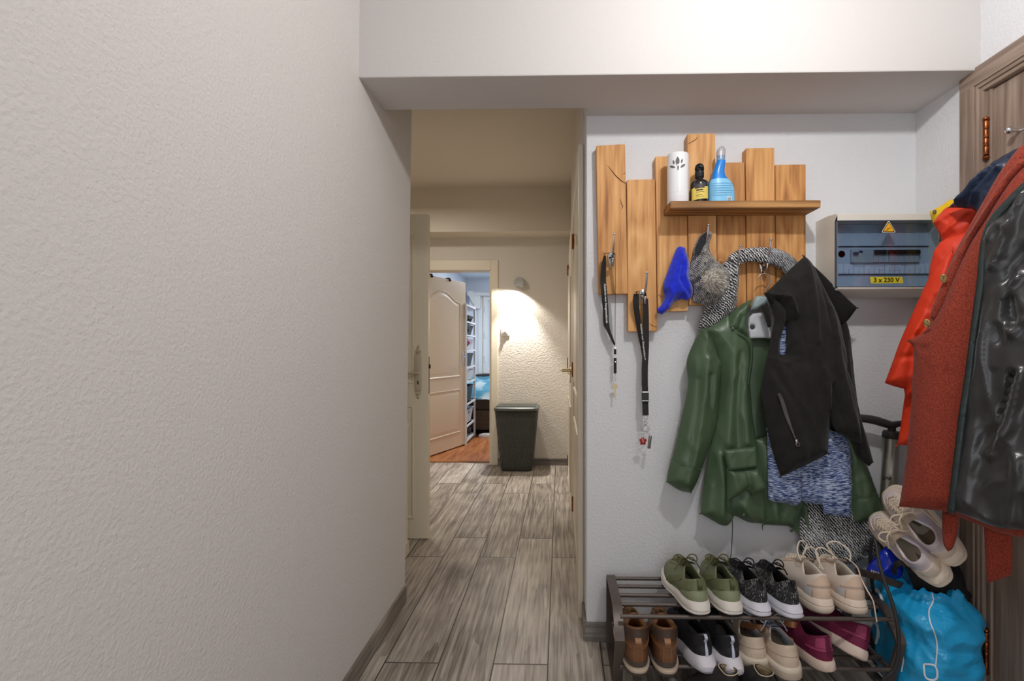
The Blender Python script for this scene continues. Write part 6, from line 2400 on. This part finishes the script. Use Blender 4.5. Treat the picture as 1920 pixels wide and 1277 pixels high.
st_kb = dict(pad=.005, laces=False, tongue=False, extra=kid_extra,
             patches=[('zip_strip', 'zip', (-PI / 2 - .9, -PI / 2 - .45, .10, .97, dict(off=.0018, nu=5)), 'grey zip strip')])
K = dict(L=.19, wh=.028, wb=.035, hs=.020, ht=.016, heel=.132, dip=.128, throat=.134, spring=.006, kick=.0, cb=.021, cx=.22, ca=.145, toe_h=.04)
make_shoe('zip_boot', 'small black zip boot on the floor below the black running shoes', Shoe(side=1, **K), basis(at(1391, 1262, 1.575) * 1 - Vector((0, 0, at(1391, 1262, 1.575).z)), (-.72, .50, 0), (0, 0, 1)), m_kb, 'small black zip boots', st_kb)
make_shoe('zip_boot', 'small black zip boot on the floor below the beige low shoes', Shoe(side=-1, **K), basis(at(1456, 1266, 1.565) * 1 - Vector((0, 0, at(1456, 1266, 1.565).z)), (-.55, .66, 0), (0, 0, 1)), m_kb, 'small black zip boots', st_kb)

# ================================================================== corner: pump, bag and what lies on it
pt, pb = at(1671.5, 818, 1.925), at(1656, 1110, 1.925)
pd = (pb - pt).normalized()
pbase = pt + pd * ((pt.z - .03) / -pd.z)
t_ = thing('bicycle_pump', 'silver upright bicycle pump with black handle standing behind the blue bag', 'pump', (pbase.x, pbase.y, 0))
rot = Vector((0, 0, 1)).rotation_difference(-pd).to_matrix().to_4x4()
bm = BM()
Lp = (pt - pbase).length
lathe(bm, [(.0275, 0), (.0275, Lp)], pbase, 28, mat=rot)
M_ALU = pbr('pump_aluminium', (176, 174, 166), .32, metal=.85)
obj('barrel', bm, M_ALU, t_, smooth=40)
M_PBK = pbr('pump_black', (52, 50, 50), .45)
bm = BM()
lathe(bm, [(.029, Lp - .008), (.031, Lp - .004), (.031, Lp + .012), (.027, Lp + .020), (.014, Lp + .022), (.013, Lp + .040), (.020, Lp + .05)], pbase, 28, mat=rot)
obj('barrel_cap', bm, M_PBK, t_, smooth=40)
bm = BM()
hy = pt.y - .005
hp_ = [at(x, y, hy) for x, y in ((1606, 783), (1622, 785), (1640, 788), (1660, 794), (1672, 797), (1684, 795), (1700, 793), (1730, 795))]
tube(bm, catmull(hp_, 5), [.010 + .006 * abs(math.sin(i * .09 + .6)) for i in range(36)], 12)
obj('handle', bm, M_PBK, t_, smooth=50)
bm = BM()
box(bm, pbase.x - .07, pbase.x + .07, pbase.y - .03, pbase.y + .03, 0, .03, .008)
obj('foot', bm, M_PBK, t_, smooth=40)
bm = BM()
hs_ = [(1648, 1180, 1.86), (1634, 1080, 1.80), (1632, 1040, 1.77), (1634, 1018, 1.75), (1639, 1012, 1.735), (1643, 1022, 1.72), (1648, 1052, 1.69), (1658, 1088, 1.655), (1670, 1122, 1.625), (1680, 1158, 1.602), (1685, 1196, 1.59), (1684, 1232, 1.585), (1676, 1256, 1.585), (1662, 1270, 1.59), (1648, 1285, 1.60)]
tube(bm, catmull([at(*p) for p in hs_], 7), .0058, 10)
obj('hose', bm, pbr('hose_rubber', (44, 42, 42), .5), t_, smooth=60)
tt_ = at(1663.5, 897.5, 1.925 - .0285)
text('pump_print', 'EMA', .017, M_PRINTK, t_, frame(tt_, (1, 0, 0), (0, 0, 1)))

# blue plastic carrier bag
bag = thing('plastic_bag', 'bright blue plastic carrier bag stuffed full beside the shoe rack', 'bag', (1.245, 1.75, 0))
nt = NT('blue_bag_plastic')
nt.b.inputs['Base Color'].default_value = lin((36, 172, 232))
nt.b.inputs['Roughness'].default_value = .22
nt.b.inputs['Specular IOR Level'].default_value = .6
tc = nt.n('TexCoord')
n1 = nt.n('TexNoise', Vector=tc.outputs['Object'], Scale=26.0, Detail=3.0, Distortion=1.0)
n2 = nt.n('TexNoise', Vector=nt.n('Mapping', Vector=tc.outputs['Object'], Scale=(1, 1, 4)).outputs[0], Scale=20.0, Detail=2.0)
hh_ = nt.math('ADD', nt.math('ABSOLUTE', nt.math('SUBTRACT', n1.outputs['Fac'], .5)), nt.math('MULTIPLY', n2.outputs['Fac'], .5))
nt.set(nt.b.inputs['Normal'], nt.n('Bump', Strength=.5, Distance=.008, Height=hh_).outputs[0])
M_BAG = nt.m


def bag_pt(i, k, n=96, m=44):
    a = 2 * math.pi * i / n
    f = k / m
    c, s = math.cos(a), math.sin(a)
    hw = .122 * (1 - .10 * (1 - min(1, f * 5)) ** 2 - .40 * sstep(.78, 1.0, f))
    hd = .150 * (1 - .10 * (1 - min(1, f * 5)) ** 2 - .45 * sstep(.74, 1.0, f))
    e = .62
    x = hw * sgn(c) * abs(c) ** e
    y = hd * sgn(s) * abs(s) ** e
    z = .005 + .365 * f
    p = Vector((x, y, z))
    d = Vector((c, s, 0))
    q = Vector((x * 9, y * 9, z * 7))
    r1 = 1 - abs(noise.noise(q)) * 2.2
    r2 = 1 - abs(noise.noise(q * 2.3 + Vector((5, 1, 2)))) * 2.2
    r3 = noise.noise(Vector((x * 5, y * 5, z * 22)))
    amp = (.35 + .65 * sstep(.1, .6, f))
    p += d * ((r1 - .5) * .016 + (r2 - .5) * .009 + r3 * .005) * amp
    p.z += (.035 * noise.noise(Vector((c * 1.8, s * 1.8, 4.0))) + .015 * noise.noise(Vector((c * 5, s * 5, 9)))) * sstep(.7, 1, f)
    p.x = min(max(p.x, -.118), .132)
    return Vector((1.245, 1.74, 0)) + p


n, m = 96, 44
P = [[bag_pt(i, k, n, m) for k in range(m + 1)] for i in range(n)]
ctr = Vector((1.245, 1.755, .34))
for i in range(n):
    P[i] += [P[i][-1].lerp(ctr, .5) + Vector((0, 0, -.012 + .02 * noise.noise(Vector((i * .3, 1, 1))))), P[i][-1].lerp(ctr, .97)]
bm = BM()
V = grid(bm, P, n, m + 3, closed=True)
bm.faces.new([V[i][0] for i in range(n)][::-1])
bm.faces.new([V[i][m + 2] for i in range(n)])
bvh = BVHTree.FromBMesh(bm)
ob = obj('bag_body', bm, M_BAG, bag, smooth=45)


def on_bag(px, py, off=.0012):
    d = ray(px, py).normalized()
    h = bvh.ray_cast(CAM, d)
    if h[0] is None:
        return None
    return h[0] - d * off


def bag_line(name, pts, w, mat_, n=8):
    P = catmull([(x, y, 0) for x, y in pts], n)
    Q = [on_bag(p.x, p.y) for p in P]
    Q = [q for q in Q if q is not None]
    if len(Q) < 3:
        return
    Q = [(Q[max(0, i - 1)] + Q[i] * 2 + Q[min(len(Q) - 1, i + 1)]) / 4 - ray(1700, 1150).normalized() * .0008 for i in range(len(Q))]
    bm = BM()
    ribbon(bm, Q, [(Q[min(i + 1, len(Q) - 1)] - Q[max(0, i - 1)]).cross(ray(1700, 1150)).normalized() for i in range(len(Q))], w, .0016)
    return obj(name, bm, mat_, bag, smooth=60)


M_BW = pbr('bag_white', (226, 232, 236), .35)
bag_line('white_edge', [(1742, 1092), (1746, 1108), (1750, 1126), (1742, 1144), (1744, 1166), (1752, 1186), (1757, 1208), (1756, 1232), (1754, 1250)], .0035, M_BW)
bag_line('white_print', [(1732, 1245), (1754, 1249), (1756, 1273), (1736, 1271), (1732, 1245)], .005, M_BW, 6)
bag_line('white_logo', [(1630, 1112), (1640, 1106), (1650, 1112), (1656, 1128), (1660, 1150)], .012, M_BW)
bag_line('white_logo', [(1634, 1165), (1645, 1172), (1647, 1190), (1643, 1208)], .010, M_BW)
bag_line('handle_edge', [(1690, 1260), (1694, 1235), (1692, 1215)], .004, M_BW)

# small shiny royal blue bag on top
t_ = thing('plastic_pouch', 'small shiny royal blue plastic pouch on top of the carrier bag', 'pouch', at(1665, 1070, 1.80))
cloth('pouch_body', pbr('royal_blue_plastic', (16, 44, 176), .18, bump=.4, bs=22, bd=.01), t_, [(1636, 1052), (1650, 1036), (1662, 1026), (1676, 1030), (1690, 1046), (1694, 1066), (1690, 1086), (1640, 1084), (1626, 1070)], 1.77, depth=.03, back=.02, R=.04, nz=(.010, 24, 20), h=.006)
# brown strap lying across
t_ = thing('belt_strap', 'folded dark brown strap across the top of the blue bag', 'strap', at(1650, 1085, 1.72))
bm = BM()
ribbon(bm, catmull([at(x, y, Y) for x, y, Y in ((1606, 1072, 1.79), (1626, 1076, 1.745), (1650, 1083, 1.73), (1672, 1092, 1.715), (1690, 1098, 1.72))], 6), Vector((0, -.35, 1)), .024, .006)
obj('strap_band', bm, pbr('dark_brown_strap', (72, 58, 50), .6, (56, 46, 40), ns=60), t_, smooth=40)
bm = BM()
for k in range(5):
    c = at(1634 + k * 3.4, 1070.5 + k * .9, 1.725)
    box(bm, c.x - .0012, c.x + .0012, c.y - .001, c.y + .001, c.z - .003, c.z + .003)
obj('stitching', bm, pbr('stitch_cream', (206, 198, 184), .7), t_)
# black looped strap and a heap of black cloth
t_ = thing('webbing_strap', 'black looped webbing strap under the white trainers', 'strap', at(1700, 1075, 1.70))
bm = BM()
ribbon(bm, catmull([at(x, y, Y) for x, y, Y in ((1676, 1076, 1.70), (1680, 1060, 1.69), (1692, 1056, 1.68), (1704, 1066, 1.68), (1722, 1078, 1.675), (1742, 1086, 1.69), (1756, 1086, 1.71))], 6), Vector((0, .9, .4)), .020, .003)
obj('strap_band', bm, pbr('black_strap', (26, 25, 26), .7), t_, smooth=40)
t_ = thing('black_cloth', 'crumpled black garment between the blue bag and the wooden door', 'cloth', at(1780, 1165, 1.72))
cloth('cloth_body', pbr('black_cotton', (20, 19, 20), .9, (28, 27, 28), ns=40), t_, [(1700, 1065), (1740, 1058), (1775, 1056), (1800, 1062), (1808, 1085), (1813, 1105), (1822, 1116), (1819, 1132), (1815, 1150), (1802, 1152), (1796, 1160), (1780, 1152), (1760, 1150), (1735, 1130), (1712, 1095)], 1.70, depth=.035, back=.03, R=.05,
      folds=[([(1770, 1065), (1790, 1100), (1800, 1150)], .008, .012), ([(1755, 1075), (1775, 1120), (1782, 1150)], .008, -.012)], nz=(.010, 26, 22), h=.006)

# white chunky trainers on the heap
nt = NT('iridescent_white')
tc = nt.n('TexCoord')
n1 = nt.n('TexNoise', Vector=tc.outputs['Object'], Scale=9.0, Detail=1.0)
nt.set(nt.b.inputs['Base Color'], nt.ramp(n1.outputs['Fac'], [(.40, (226, 212, 198)), (.52, (212, 200, 206)), (.62, (196, 192, 206)), (.72, (226, 206, 200))]))
nt.b.inputs['Roughness'].default_value = .35
m_wt = dict(outsole=pbr('ivory_rubber', (214, 196, 170), .6), midsole=pbr('ivory_foam', (228, 214, 196), .55), upper=nt.m, lining=pbr('tan_grey_lining', (150, 134, 116), .9), lace=pbr('ivory_lace', (222, 206, 186), .85),
            eyestay=pbr('ivory_stay', (226, 210, 192), .55), counter=pbr('ivory_overlay', (228, 212, 194), .5), tongue=pbr('ivory_stay', (226, 210, 192), .55))
st_wt = dict(pad=.012, rows=7, bow=True, midsole=[(-.004, .10), (.004, .14), (.010, .26), (.006, .40), (.010, .50), (.007, .62), (.010, .74), (.006, .92), (-.001, 1.03), (-.008, 1.04)],
             patches=[('side_overlay', 'counter', (.9, 2.0, .02, .5, dict(off=.003, nu=14, fn=lambda u: (0, .30 + .25 * math.sin(math.pi * u)))), None), ('side_overlay', 'counter', (-2.0, -.9, .02, .5, dict(off=.003, nu=14, fn=lambda u: (0, .30 + .25 * math.sin(math.pi * u)))), None),
                      ('heel_counter', 'counter', (PI - .8, PI + .8, 0, .62, dict(off=.0028, nu=16)), None), ('toe_cap', 'counter', (-.8, .8, 0, .34, dict(off=.0028, nu=16)), None)])
K = dict(L=.27, wh=.040, wb=.048, hs=.048, ht=.040, heel=.118, dip=.095, throat=.120, spring=.016, kick=.010)
oA = atx(1798, 1042, 1.352)
make_shoe('trainer', 'white iridescent chunky trainer leaning upright against the wall, upper one of its pair', Shoe(side=1, **K), basis(at(1800, 1049, 1.62), (-.22, .80, .46), (-.78, -.50, .36)), m_wt, 'white chunky trainers on the heap', st_wt)
make_shoe('trainer', 'white iridescent chunky trainer lying lowest, resting on the blue bag', Shoe(side=-1, **K), basis(at(1774, 1090, 1.63), (-.14, .84, .40), (-.74, -.45, .45)), m_wt, 'white chunky trainers on the heap', st_wt)
